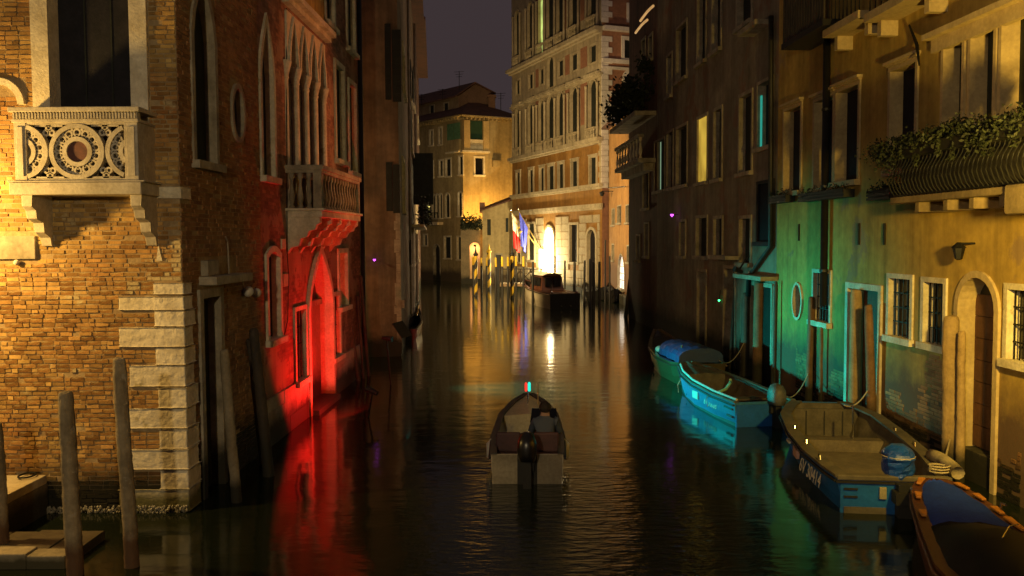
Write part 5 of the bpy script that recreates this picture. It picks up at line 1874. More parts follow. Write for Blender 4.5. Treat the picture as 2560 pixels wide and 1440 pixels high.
striped('striped_pole', 'striped pole standing before the lit archway, with a black cap', 1190, 640, 742, 66.0, .27)
striped('striped_pole', 'striped pole with a yellow cap before the low house', 1223, 632, 725, 74.0, .33)
striped('striped_pole', 'striped pole with a black cap just below the flags', 1281, 640, 748, 63.0, .27)
G5 = 'yellow-tipped posts at the palace landing'
yl = ['yellow-tipped post touching the lit archway', 'yellow-tipped post just past the lit archway', 'yellow-tipped post close behind the yellow-capped striped pole',
      'yellow-tipped post before the dark door of the low house, nearer the archway', 'yellow-tipped post before the dark door of the low house, nearer the palace',
      'yellow-tipped post close before the black-capped striped pole under the flags', 'yellow-tipped post just past the black-capped striped pole under the flags', 'yellow-tipped post nearest the lit palace door']
for k, (px, yt, yb) in enumerate(((1183, 643, 735), (1204, 645, 735), (1217, 645, 735), (1240, 645, 748), (1256, 643, 752), (1270, 643, 748), (1291, 642, 750), (1309, 642, 756))):
    pole('yellow_tipped_post', yl[k], G5, px, yb, px - .5, yt, at_z(px, yb).y, .17, BLACKPOST, YELLOWTIP, seg=6)
G6 = 'black mooring posts before the palace front'
bl = ['black post before the water taxi bow', 'black post right behind the taxi cabin', 'black post beyond the taxi windscreen', 'black post at the taxi stern corner', 'black post before the palace ground-floor window',
      'black post before the arched palace door, nearer the lit door', 'black post squarely before the arched palace door', 'thick black post before the arched palace door', 'black post between palace and orange house', 'thin black post before the orange house']
for k, (px, yt, yb, dd) in enumerate(((1332, 655, 764, .17), (1387, 640, 740, .15), (1412, 652, 748, .15), (1436, 655, 762, .2), (1461, 652, 765, .16), (1475, 648, 768, .2), (1484, 655, 772, .2), (1498, 655, 770, .18), (1513, 600, 758, .12), (1524, 640, 760, .12))):
    pole('black_post', bl[k], G6, px, yb, px + .5, yt, at_z(px, yb).y, dd, BLACKPOST, seg=5)


# ================================================================== jetty and flags at the palace
def jetty():
    Y = 70.5
    a, c = at_y(1250, 705, Y), at_y(1352, 705, Y)
    t = thing('timber_jetty', 'timber landing stage with cross-braced railing before the lit palace door', 'jetty', (a.x, Y, 0))
    zd = .75
    n = 16
    for k in range(n):
        x = a.x + (c.x - a.x) * k / n
        MB().box(x + .01, x + (c.x - a.x) / n - .01, Y - .9, Y + .9, zd - .06, zd).build('plank', POLE_Y, t)
    MB().box(a.x, c.x, Y - .95, Y - .9, zd - .22, zd - .02).build('edge_beam', mat("pale_beam", (.4, .28, .18), (.3, .2, .12), 3, .8, .2, 30), t)
    zr = at_y(1300, 673, Y).z
    m = 4
    for k in range(m + 1):
        x = a.x + (c.x - a.x) * k / m
        MB().box(x - .05, x + .05, Y - .88, Y - .78, -.6, zr).build('rail_post', POLE_D, t)
        if k < m:
            x2 = a.x + (c.x - a.x) * (k + 1) / m
            MB().tube((x, Y - .83, zd + .1), (x2, Y - .83, zr - .1), .035, n=5).tube((x, Y - .83, zr - .1), (x2, Y - .83, zd + .1), .035, n=5).build('cross_brace', POLE_D, t)
    MB().box(a.x - .1, c.x + .1, Y - .9, Y - .76, zr, zr + .08).build('top_rail', POLE_D, t)
    MB().tube((c.x + .1, Y - .83, zr), (c.x + .1, Y + .9, zr), .05, n=6).build('side_rail', POLE_D, t)


jetty()


def flags():
    u, z = WP.uv(1356, 627)
    base = WP.P(u, z, .1)
    tips = []
    for i, (du, lab, nm) in enumerate(((0.0, 'gilded flagpole slanting up from the palace wall holding the blue starred flag', 'e'), (.35, 'gilded flagpole slanting up from the palace wall holding the white and red flag', 'i'))):
        t = thing('flagpole', lab, 'flagpole', base + WP.d * du, 'flagpoles on the palace wall')
        p0 = base + WP.d * du
        p1 = p0 + WP.n * (2.15 + .55 * i) + Vector((0, 0, 3.55 - .1 * i))
        MB().tube(p0, p1, .06, .04, 8).build('shaft', mat("gilded_pole", (.7, .52, .2), (.6, .42, .14), 4, .4, .05, 30, metal=.2), t, smooth=True)
        MB().lathe(p1, [(.05, 0), (.09, .06), (.03, .16), (.01, .4)], 8).build('finial', CHROME, t)
        tips.append((p0, p1))

    def cloth(name, label, p0, p1, f0, f1, drop, cols, sweep, seed):
        rnd = random.Random(seed)
        t = thing(name, label, 'flag', p0.lerp(p1, f1), 'flags at the palace')
        nu, nv = 14, 16
        per = len(cols)
        for c, (m, nm) in enumerate(cols):
            mb = MB()
            lo, hi = c * nv // per, (c + 1) * nv // per
            for j in range(lo, hi + 1):
                v = j / nv
                for i in range(nu + 1):
                    w = i / nu
                    top = p0.lerp(p1, f0 + (f1 - f0) * w)
                    x = top + Vector((0, 0, -1)) * v * drop * (1 - .25 * (1 - w)) + WP.d * sweep * v * (1 - w)
                    x += WP.d * (.16 * math.sin(w * 11 + v * 2) * v ** .5) + WP.n * (-.10 * v * math.cos(w * 9) + (.45 - .9 * (1 - w)) * -.6 * v)
                    mb.v.append(tuple(x))
            rows = hi - lo
            for j in range(rows):
                for i in range(nu):
                    q = j * (nu + 1) + i
                    mb.f.append((q, q + 1, q + nu + 2, q + nu + 1))
            mb.build(nm, m, t, smooth=True)
        return t

    WH = mat("white_flag_cloth", (.72, .66, .56), (.62, .56, .48), 3, .9, .05, 30)
    RE = mat("red_flag_cloth", (.62, .015, .015), (.5, .01, .01), 3, .9, .05, 30)
    BLU = mat("blue_flag_cloth", (.04, .055, .42), (.03, .04, .34), 3, .9, .05, 30)
    cloth('italian_flag', 'limp white and red flag hanging from the palace flagpole', *tips[1], .62, .97, 3.1, [(WH, 'white_band'), (RE, 'red_band')], .0, 1)['label'] = 'limp flag of white over red hanging beside the palace'
    t = cloth('blue_flag', 'limp blue flag with gold stars hanging from the palace flagpole', *tips[0], .58, .97, 3.0, [(BLU, 'blue_cloth')], .0, 2)
    p0, p1 = tips[0]
    for k in range(5):
        f = .72 + .05 * k
        c = p0.lerp(p1, f) + Vector((0, 0, -.9 - .25 * (k % 2))) + WP.n * .32 + Vector((0, -.15, 0))
        mb = MB()
        pts = [c + (Vector((1, 0, 0)) * math.cos(math.pi / 2 + k2 * math.pi / 5) + Vector((0, 0, 1)) * math.sin(math.pi / 2 + k2 * math.pi / 5)) * (.11 if k2 % 2 == 0 else .045) for k2 in range(10)]
        mb.add(pts + [p + Vector((0, .02, 0)) for p in pts], [tuple(range(10)), tuple(range(10, 20))] + [(i, (i + 1) % 10, 10 + (i + 1) % 10, 10 + i) for i in range(10)])
        mb.build('star', YELLOWTIP, t)


flags()


# ================================================================== boats
def hull(root, st, outm, inm, capm, cap_w=.10, floor_z=.10, thick=.05, floorm=None, rub=None):
    """open hull from stations (x, half beam at gunwale, half beam at chine, gunwale z, chine z); x grows from stern to bow"""
    out = MB()
    n = len(st)
    for x, wg, wc, zg, zc in st:
        out.v += [(x, wg, zg), (x, (wg + wc) / 2 + .02, (zg + zc) / 2), (x, wc, zc), (x, -wc, zc), (x, -(wg + wc) / 2 - .02, (zg + zc) / 2), (x, -wg, zg)]
    for i in range(n - 1):
        for j in range(5):
            a = i * 6 + j
            out.f.append((a, a + 1, a + 7, a + 6))
    out.f.append((0, 1, 2, 3, 4, 5))
    e = (n - 1) * 6
    out.f.append((e, e + 1, e + 2, e + 3, e + 4, e + 5))
    ho = out.build('hull', outm, root, local=True)
    inn = MB()
    for x, wg, wc, zg, zc in st:
        w1, w2 = max(wg - thick, .01), max(min(wc, wg) - thick, .008)
        inn.v += [(x, w1, zg - .01), (x, w2, floor_z), (x, -w2, floor_z), (x, -w1, zg - .01)]
    for i in range(n - 1):
        for j in (0, 2):
            a = i * 4 + j
            inn.f.append((a, a + 1, a + 5, a + 4))
    x0 = st[0][0] + thick
    inn.build('inner_lining', inm, root, local=True)
    fl = MB()
    for x, wg, wc, zg, zc in st:
        w2 = max(min(wc, wg) - thick, .008)
        fl.v += [(x, w2, floor_z), (x, -w2, floor_z)]
    for i in range(n - 1):
        fl.f.append((i * 2, i * 2 + 1, i * 2 + 3, i * 2 + 2))
    fl.build('floor', floorm or inm, root, local=True)
    for sg in (1, -1):
        cp = MB()
        for x, wg, wc, zg, zc in st:
            a, b = sg * (wg + .02), sg * max(wg - cap_w, 0.0)
            cp.v += [(x, a, zg - .02), (x, a, zg + .02), (x, b, zg + .02), (x, b, zg - .02)]
        for i in range(n - 1):
            for j in range(4):
                a = i * 4 + j
                cp.f.append((a, i * 4 + (j + 1) % 4, (i + 1) * 4 + (j + 1) % 4, (i + 1) * 4 + j))
        cp.f += [(0, 1, 2, 3), ((n - 1) * 4, (n - 1) * 4 + 1, (n - 1) * 4 + 2, (n - 1) * 4 + 3)]
        cp.build('gunwale', capm, root, local=True)
        if rub:
            MB().path([(x, sg * (wg + .025), zg - .07) for x, wg, wc, zg, zc in st], .025, 6).build('rubbing_strake', rub, root, local=True)
    return ho


def deck(root, st, x0, x1, m, inset=.04, name='fore_deck', lift=.0):
    xs = [x0 + (x1 - x0) * k / 6 for k in range(7)]
    mb = MB()
    for x in xs:
        for a, b in zip(st, st[1:]):
            if a[0] <= x <= b[0] + 1e-6:
                f = (x - a[0]) / (b[0] - a[0])
                w, z = max(a[1] + (b[1] - a[1]) * f - inset, .01), a[3] + (b[3] - a[3]) * f
                break
        mb.v += [(x, w, z - .015 + lift), (x, 0, z + .03 + lift), (x, -w, z - .015 + lift)]
    for k in range(6):
        mb.f += [(k * 3, k * 3 + 1, k * 3 + 4, k * 3 + 3), (k * 3 + 1, k * 3 + 2, k * 3 + 5, k * 3 + 4)]
    mb.add([mb.v[0], mb.v[1], mb.v[2], (x0, mb.v[2][1], .1), (x0, mb.v[0][1], .1)], [(0, 1, 2, 3, 4)])
    return mb.build(name, m, root, local=True)


def outboard(root, x, y, z, m, s=1.0, leg=True):
    """outboard motor on the transom at local x, y"""
    c = MB()
    prof = [(.0, -.02), (.17, 0.0), (.2, .12), (.19, .3), (.14, .42), (.05, .47)]
    for r, h in prof:
        for k in range(12):
            a = 2 * math.pi * k / 12
            ca, sa = math.cos(a), math.sin(a)
            c.v.append((x + s * (-.05 + r * 1.25 * (abs(ca) ** .6) * (1 if ca > 0 else -1)), y + s * r * .85 * (abs(sa) ** .6) * (1 if sa > 0 else -1), z + s * h))
    for i in range(len(prof) - 1):
        for k in range(12):
            c.f.append((i * 12 + k, i * 12 + (k + 1) % 12, (i + 1) * 12 + (k + 1) % 12, (i + 1) * 12 + k))
    c.f.append(tuple(range((len(prof) - 1) * 12, len(prof) * 12)))
    mo = c.build('outboard_cowl', m, root, smooth=True, local=True)
    lg = MB().box(x - .16 * s, x + .02 * s, y - .07 * s, y + .07 * s, -.5, z + .02).box(x - .02, x + .12, y - .12 * s, y + .12 * s, z - .22, z - .02)
    lg.build('outboard_leg', RUBBER, root, local=True)
    return mo


def lettering(root, text, size, loc, rot, m, name='registration_number', xs=1.0):
    cu = bpy.data.curves.new(name, 'FONT')
    cu.body = text
    cu.size = size
    cu.extrude = .003
    cu.materials.append(m)
    o = bpy.data.objects.new(name, cu)
    COL.objects.link(o)
    me = bpy.data.meshes.new_from_object(o)
    me.materials.clear()
    me.materials.append(m)
    bpy.data.objects.remove(o)
    o = bpy.data.objects.new(name, me)
    COL.objects.link(o)
    o.parent = root
    o.location, o.rotation_euler, o.scale = loc, rot, (xs, 1, 1)
    return o


def along(p_stern, p_bow):
    d = Vector(p_bow) - Vector(p_stern)
    return math.atan2(d.y, d.x), d.length


def cyan_boat():
    s, e = at_z(1842, 1068), at_z(1668, 980)
    rz, L = along(s, e)
    hb = .72
    d = Vector((math.cos(rz), math.sin(rz), 0))
    side = Vector((-d.y, d.x, 0))           # port side faces the canal
    org = s - side * (hb - .06)
    t = thing('light_blue_motorboat', 'light blue open motorboat with covered outboard lit by the green lamp', 'boat', (org.x, org.y, 0), 'boats moored along the ochre and dark houses', rz)
    L = 4.9
    st = [(0, hb, hb - .10, .56, -.12), (1.2, hb + .05, hb - .06, .56, -.14), (2.6, hb + .03, hb - .1, .60, -.14), (3.7, hb - .12, hb - .3, .66, -.12), (4.5, hb - .34, hb - .5, .72, -.06), (L, .22, .1, .78, .02)]
    hull(t, st, BOATCYAN, mat("dull_brown_lining", (.10, .075, .055), (.06, .045, .035), 3, .8, .3, 30), GREYDECK, .10, .08, rub=BLACKPOST, floorm=BOATBLACK)
    MB().add([(x, sg * (wc + .012 + .03), z) for x, wg, wc, zg, zc in st for sg in (1,) for z in (.14, -.02)], [(i * 2, i * 2 + 1, i * 2 + 3, i * 2 + 2) for i in range(len(st) - 1)]).build('boot_stripe', BLACKPOST, t, local=True)
    MB().path([(x, wg - .05, zg + .06) for x, wg, wc, zg, zc in st[:-1]], .028, 8).build('grab_rail', mat("pale_rail", (.5, .5, .46), (.42, .42, .38), 4, .5, .1, 30), t, local=True)
    for k in range(4):
        MB().box(.7 + k * .95 - .02, .7 + k * .95 + .02, hb - .05, hb - .01, .57, .62).build('rail_foot', CHROME, t, local=True)
    MB().box(-.03, .03, -hb + .04, hb - .04, -.05, .5).build('transom_board', BOATBLUE, t, local=True)
    for y in (-.2,):
        outboard(t, -.12, y, .52, mat("pale_motor_cover", (.12, .12, .11), (.05, .05, .045), 5, .5, .8, 12), .98)
    MB().path([(.9, hb - .02, .64), (.95, hb - .2, .7), (.85, hb - .28, .88), (.7, hb - .2, .95)], .035, 6).build('mooring_horn', mat("green_horn", (.2, .35, .2), (.15, .28, .15), 4, .5, .1, 30), t, local=True)
    MB().box(1.3, 1.6, -hb + .06, hb - .06, .34, .38).build('thwart', mat("dull_brown_lining", (.1, .07, .05)), t, local=True)
    deck(t, st, 3.5, L - .02, GREYDECK, .09)
    W_ = WHITEP
    # registration on the canal side: text runs towards the stern
    lettering(t, "6V 30008", .20, (1.75, hb + .028, .22), (math.radians(83), 0, math.pi), W_)
    MB().box(2.15, 2.5, hb + .008, hb + .032, .24, .42).build('licence_plate', W_, t, local=True)
    for k in range(2):
        MB().box(.1, .55 - .15 * k, hb - .02, hb + .022, .36 - .17 * k, .40 - .17 * k).build('side_vent', BLACKPOST, t, local=True)
    for k in range(2):
        x = 1.4 + 2.0 * k
        MB().path([(x, hb, .56), (x + .05, hb + .07, .4), (x + .02, hb + .06, .2)], .012, 5).build('fender_line', ROPE, t, local=True)


cyan_boat()


def brown_rowboat():
    s, e = at_z(1700, 968), at_z(1600, 905)
    e = at_z(1604, 912)
    rz, L = along(s, e)
    d = Vector((math.cos(rz), math.sin(rz), 0))
    side = Vector((-d.y, d.x, 0))
    hb = .78
    org = s - side * (hb - .1) - d * .3
    t = thing('varnished_rowboat', 'varnished brown boat with upturned bow and a blue tarpaulin', 'boat', (org.x, org.y, 0), 'boats moored along the ochre and dark houses', rz)
    st = [(0, .55, .4, .70, -.1), (1.0, hb, hb - .2, .62, -.14), (2.4, hb + .04, hb - .16, .62, -.15), (3.8, hb - .1, hb - .3, .72, -.12), (4.8, hb - .4, .2, .92, -.05), (5.4, .12, .05, 1.12, .05)]
    hull(t, st, mat("olive_varnish", (.07, .045, .016), (.045, .03, .011), 4, .35, .15, 30, coat=.4), BOATBLACK, mat("olive_varnish", (.13, .085, .03)), .09, .1, rub=VARNISH)
    # tarpaulin over hoops amidships
    mb = MB()
    nx, na = 8, 10
    for i in range(nx + 1):
        x = .5 + 2.3 * i / nx
        for j in range(na + 1):
            a = math.pi * j / na
            r = 1 + .04 * math.sin(i * 2.1 + j)
            mb.v.append((x, math.cos(a) * .66 * r, .66 + math.sin(a) ** .7 * .42 * r))
    for i in range(nx):
        for j in range(na):
            q = i * (na + 1) + j
            mb.f.append((q, q + 1, q + na + 2, q + na + 1))
    mb.f += [tuple(range(na + 1)), tuple(range(nx * (na + 1), (nx + 1) * (na + 1)))]
    mb.build('tarpaulin', TARP, t, local=True)
    deck(t, st, 3.6, 5.35, BOATBLACK, .08)
    MB().sphere((3.0, .55, .75), .14, 10, 6, (1.3, 1, .8)).build('fender', WHITEP, t, smooth=True, local=True)
    MB().path([(1.2, .3, .1), (1.1, .4, 1.1)], .03, 6).build('oar_post', POLE_R, t, local=True)


brown_rowboat()


def blue_boat():
    s1 = at_z(2112, 1203, .56)
    s2 = at_z(2352, 1186, .56)
    b1 = at_z(1985, 1006, .72)
    b2 = at_z(2112, 1003, .72)
    sc_, bc_ = (s1 + s2) / 2, (b1 + b2) / 2
    rz, L = along((sc_.x, sc_.y, 0), (bc_.x, bc_.y, 0))
    hb = (s2 - s1).length / 2
    hbow = (b2 - b1).length / 2
    t = thing('blue_workboat', 'open blue workboat with grey gunwales and an outboard wrapped in blue plastic', 'boat', (sc_.x, sc_.y, 0), 'boats moored along the ochre and dark houses', rz)
    st = [(0, hb, hb - .16, .56, -.14), (.5, hb + .08, hb - .1, .56, -.15), (1.6, hb + .2, hb - .02, .57, -.16), (3.0, hb + .22, hb - .02, .60, -.16), (L * .8, hb + .14, hb - .1, .66, -.14), (L * .93, hbow + .18, hbow - .05, .70, -.06), (L, hbow, hbow - .2, .72, .0)]
    hull(t, st, BOATBLUE, GREYDECK, GREYDECK, .20, .10, rub=RUBBER, floorm=mat("boat_floor_boards", (.16, .13, .09), (.1, .08, .06), 4, .8, .4, 30))
    MB().box(-.02, .12, -hb, hb, .50, .585).build('stern_gunwale', GREYDECK, t, local=True, bevel=.02)
    MB().box(-.025, .03, -hb + .05, hb - .05, -.1, .46).build('transom_board', BOATBLUE, t, local=True)
    MB().box(-.04, .04, hb - .72, hb - .1, -.12, .10).build('transom_foot', GREYDECK, t, local=True)
    MB().box(-.05, .02, -hb - .02, hb + .02, .465, .495).build('stern_strake', RUBBER, t, local=True)
    for k in range(2):
        MB().box(-.045, -.02, hb - .30, hb - .10, .36 - k * .12, .39 - k * .12).build('stern_vent', RUBBER, t, local=True)
    # bow bulkhead and deck edge
    MB().box(L - .08, L, -hbow, hbow, .1, .70).build('bow_board', GREYDECK, t, local=True)
    MB().box(L - .5, L - .44, -hbow - .12, hbow + .12, .1, .66).build('bow_locker', GREYDECK, t, local=True)
    for k in range(3):
        y = -hbow + .2 + k * (2 * hbow - .4) / 2
        MB().box(L - .52, L - .501, y - .012, y + .012, .12, .62).build('panel_seam', RUBBER, t, local=True)
    MB().box(L - 1.9, L - 1.6, -hb + .02, hb - .02, .10, .32).build('thwart', mat("boat_floor_boards", (.16, .13, .09)), t, local=True)
    MB().tube((L - 1.75, -.28, .1), (L - 1.75, -.28, .98), .018, n=6).build('post', CHROME, t, local=True)
    # plastic-wrapped motor
    rnd = random.Random(6)
    mb = MB()
    n, m = 14, 9
    cx, cy = .20, -.12
    for j in range(m + 1):
        h = j / m
        r = (.19 + .05 * math.sin(h * 2.6)) * (1 if h < .86 else (1 - (h - .86) * 3.6))
        for k in range(n):
            a = 2 * math.pi * k / n
            rr = r * rnd.uniform(.9, 1.1)
            mb.v.append((cx + rr * 1.1 * math.cos(a), cy + rr * math.sin(a), .50 + h * .52 + rnd.uniform(-.01, .01)))
    for j in range(m):
        for k in range(n):
            mb.f.append((j * n + k, j * n + (k + 1) % n, (j + 1) * n + (k + 1) % n, (j + 1) * n + k))
    mb.f.append(tuple(m * n + k for k in range(n)))
    w = mb.build('wrapped_outboard', mat("blue_plastic_wrap", (.008, .06, .34), (.005, .04, .24), 5, .28, .8, 12, spec=.6), t, local=True)
    MB().path([(cx + .27 * math.cos(a), cy + .24 * math.sin(a), .86) for a in [2 * math.pi * k / 14 for k in range(15)]], .008, 5).build('cord', ROPE, t, local=True)
    MB().box(-.22, -.03, cy - .1, cy + .1, -.5, .5).box(-.30, -.05, cy - .16, cy + .16, .22, .40).build('outboard_leg', RUBBER, t, local=True)
    for y in (-.62, -.36, .16):
        MB().box(-.06, -.03, y - .05, y + .05, .24, .42).build('motor_bracket', mat("dull_alloy", (.3, .27, .18), (.2, .18, .12), 5, .5, .1, 30), t, local=True)
    # side fender roll and rope on the far gunwale
    MB().path([(x, -hb - .1, .66 + .04 * math.sin(x * 3)) for x in (.0, .3, .6, .9, 1.2)], .10, 10).build('canvas_roll', mat("dirty_canvas", (.32, .27, .18), (.22, .18, .12), 5, .9, .4, 20), t, smooth=True, local=True)
    MB().path([(.2 + .15 * math.cos(a), -hb + .1 + .15 * math.sin(a), .62 + .004 * k) for k, a in enumerate([k * .6 for k in range(30)])], .014, 5).build('coiled_rope', ROPE, t, local=True)
    for sg in (1, -1):
        for k in range(4):
            x = .9 + k * 1.15
            wq = hb + .12
            mb = MB().path([(x - .07, sg * (wq - .04), .60), (x - .05, sg * (wq - .04), .66), (x + .05, sg * (wq - .04), .66), (x + .07, sg * (wq - .04), .60)], .014, 6)
            mb.build('rope_cleat', CHROME, t, local=True)
    lettering(t, "6V 30414", .33, (1.95, hb + .215, .15), (math.radians(82), 0, math.pi + .09), WHITEP, xs=.95)
    MB().box(2.15, 2.5, hb + .17, hb + .225, .28, .44).build('licence_plate', mat("pink_plate", (.45, .28, .25), (.38, .2, .18), 14, .6, .1, 30), t, local=True)
    MB().box(3.0, 3.25, hb + .17, hb + .215, .36, .40).build('hull_decal', WHITEP, t, local=True)


blue_boat()


def mahogany_boat():
    p1 = at_z(2322, 1207, .62)
    L = 6.2
    rz = math.atan2(-1.0, -.26)
    d = Vector((math.cos(rz), math.sin(rz), 0))
    # stern rounded end at the far side; x grows towards the viewer
    c = Vector((6.28, 12.95, 0))
    t = thing('mahogany_launch', 'varnished wooden launch with navy and black covers in the near corner', 'boat', (c.x, c.y, 0), 'boats moored along the ochre and dark houses', rz)
    st = [(0, .14, .08, .60, .05), (.18, .27, .2, .59, -.02), (.55, .39, .3, .58, -.08), (1.2, .49, .4, .58, -.12), (2.3, .60, .5, .59, -.14), (3.8, .72, .56, .62, -.15), (L, .5, .3, .7, -.1)]
    hull(t, st, VARNISH, BOATBLACK, VARNISH, .13, .1, rub=VARNISH)
    def cover(name, xs, m, h, inset):
        mb = MB()
        na = 9
        for i, x in enumerate(xs):
            # half width by interpolation of the stations
            for a, b2 in zip(st, st[1:]):
                if a[0] <= x <= b2[0]:
                    f = (x - a[0]) / (b2[0] - a[0])
                    w = a[1] + (b2[1] - a[1]) * f - inset
                    break
            hh = h(x)
            for j in range(na + 1):
                y = -1 + 2 * j / na
                mb.v.append((x, y * w, .605 + hh * (1 - y * y) ** .6 + .012 * math.sin(x * 7 + j * 2)))
        for i in range(len(xs) - 1):
            for j in range(na):
                q = i * (na + 1) + j
                mb.f.append((q, q + 1, q + na + 2, q + na + 1))
        mb.f.append(tuple(range(na + 1)))
        return mb.build(name, m, t, smooth=True, local=True)
    cover('navy_cover', [.12 + .2 * k for k in range(14)], NAVY, lambda x: .02 + .03 * x, .12)
    cover('black_cover', [2.35 + .3 * k for k in range(11)], BLACKCANVAS, lambda x: .09 + .30 * min(1, max(0, (x - 2.35) / 1.2)), .09)
    for k, (x, sg, ln) in enumerate(((.28, -1, .34), (.42, 1, .3), (.95, 1, .28), (1.55, 1, .3), (2.1, 1, .5), (2.9, 1, .4), (1.05, -1, .28), (1.9, -1, .26))):
        for a, b2 in zip(st, st[1:]):
            if a[0] <= x <= b2[0]:
                f = (x - a[0]) / (b2[0] - a[0])
                w = a[1] + (b2[1] - a[1]) * f
                ang = math.atan2(b2[1] - a[1], b2[0] - a[0])
        mb = MB()
        hx, hy = ln / 2, .05
        c_, s_ = math.cos(ang * sg), math.sin(ang * sg)
        pts = []
        for z in (.622, .655):
            for px, py in ((-hx, -hy), (hx, -hy * .6), (hx, hy * .7), (-hx, hy)):
                pts.append((x + px * c_ - py * s_, sg * (w - .06) + px * s_ + py * c_, z))
        mb.hexa(pts).build('amber_block', ORANGEPAD, t, local=True, bevel=.012)
    for x, sg in ((1.55, 1), (1.05, -1)):
        MB().path([(x, sg * .5, .66), (x + .02, sg * .5, .74), (x + .14, sg * .52, .75)], .016, 6).build('cleat', CHROME, t, local=True)
    MB().path([(3.0, .3, .90), (3.4, .1, .99), (3.9, -.1, 1.01)], .008, 5).build('cover_piping', CHROME, t, local=True)


mahogany_boat()


def moving_boat():
    s1, s2 = at_z(1228, 1212), at_z(1408, 1208)
    c = (s1 + s2) / 2
    hb = (s2 - s1).length / 2
    t = thing('white_motorboat', 'white-sterned motorboat with black outboard and red and green bow light heading up the canal', 'boat', (c.x, c.y, 0), None, math.radians(88.5))
    L = 4.6
    st = [(0, hb, hb - .06, .52, -.1), (1.5, hb + .04, hb - .05, .55, -.12), (3.0, hb - .03, hb - .2, .62, -.1), (4.0, hb - .26, hb - .45, .70, -.02), (L, .1, .04, .76, .1)]
    CR = mat("cream_gelcoat", (.46, .40, .29), (.38, .33, .24), 3, .5, .1, 20)
    hull(t, st, CR, BOATBLACK, mat("dark_gunwale", (.05, .045, .04), (.035, .03, .03), 4, .5, .1, 30), .10, .06, rub=RUBBER)
    MB().box(.0, .06, -hb + .02, hb - .02, -.05, .51).build('transom_board', CR, t, local=True)
    outboard(t, -.14, .0, .48, BOATBLACK, 1.0)
    MB().box(-.03, -.005, -.17, .17, -.1, .515).build('motor_bracket', RUBBER, t, local=True)
    for y in (-.34, .34):
        MB().box(.5, .95, y - .22, y + .22, .06, .42).box(.5, .6, y - .22, y + .22, .43, .78).build('seat', mat("maroon_seat", (.09, .04, .045), (.06, .03, .03), 4, .6, .2, 30), t, local=True, bevel=.03)
    MB().box(1.40, 1.70, -.58, -.04, .06, .72).build('steering_console', mat("slate_console", (.07, .08, .1), (.05, .06, .075), 4, .5, .1, 30), t, local=True, bevel=.03)
    MB().hexa([(1.62, -.58, .73), (1.64, -.58, .73), (1.64, -.04, .73), (1.62, -.04, .73), (1.76, -.54, .98), (1.78, -.54, .98), (1.78, -.08, .98), (1.76, -.08, .98)]).build('windscreen', GLASS, t, local=True)
    MB().path([(1.32 + .05 * math.sin(a), -.31 + .17 * math.cos(a), .72 + .16 * math.sin(a)) for a in [2 * math.pi * k / 14 for k in range(15)]], .014, 6).build('steering_wheel', RUBBER, t, local=True)
    deck(t, st, 2.9, L - .02, CR, .10)
    MB().tube((3.7, .02, .64), (3.7, .02, .98), .015, n=6).build('light_stalk', CHROME, t, local=True)
    MB().lathe((3.7, .055, .97), [(.018, 0), (.026, .02), (.026, .16), (.012, .19)], 8).build('red_light', glow_mat("red_nav_light", (1.0, .03, .02), 1.3), t, local=True)
    MB().lathe((3.7, -.015, .97), [(.022, 0), (.032, .02), (.032, .17), (.014, .2)], 8).build('green_light', glow_mat("green_nav_light", (.02, .85, .70), 1.0), t, local=True)
    MB().tube((3.7, -.2, .64), (3.7, -.2, 1.16), .014, n=6).build('stern_light_pole', mat("brass_pole", (.5, .36, .16), (.4, .28, .12), 4, .4, .1, 30, metal=.6), t, local=True)

    MB().path([(-.02, .0, .60), (.3, .05, .62), (.55, .1, .55), (.6, .3, .5)], .018, 6).build('control_cable', RUBBER, t, local=True)
    MB().box(.1, .42, .28, .56, .06, .30).build('fuel_tank', mat("red_fuel_tank", (.25, .02, .02), (.18, .015, .015), 4, .5, .1, 20), t, local=True, bevel=.03)
    MB().path([(2.6 + .14 * math.cos(k * .55), .1 + .14 * math.sin(k * .55), .1 + .003 * k) for k in range(36)], .016, 5).build('coiled_rope', ROPE, t, local=True)
    for sg in (1, -1):
        MB().path([(1.2, sg * (hb + .05), .52), (1.2, sg * (hb + .09), .42), (1.2, sg * (hb + .09), .18), (1.2, sg * (hb + .07), .12)], [.01, .06, .06, .02], 8).build('fender', WHITEP, t, smooth=True, local=True)
    driver(t)


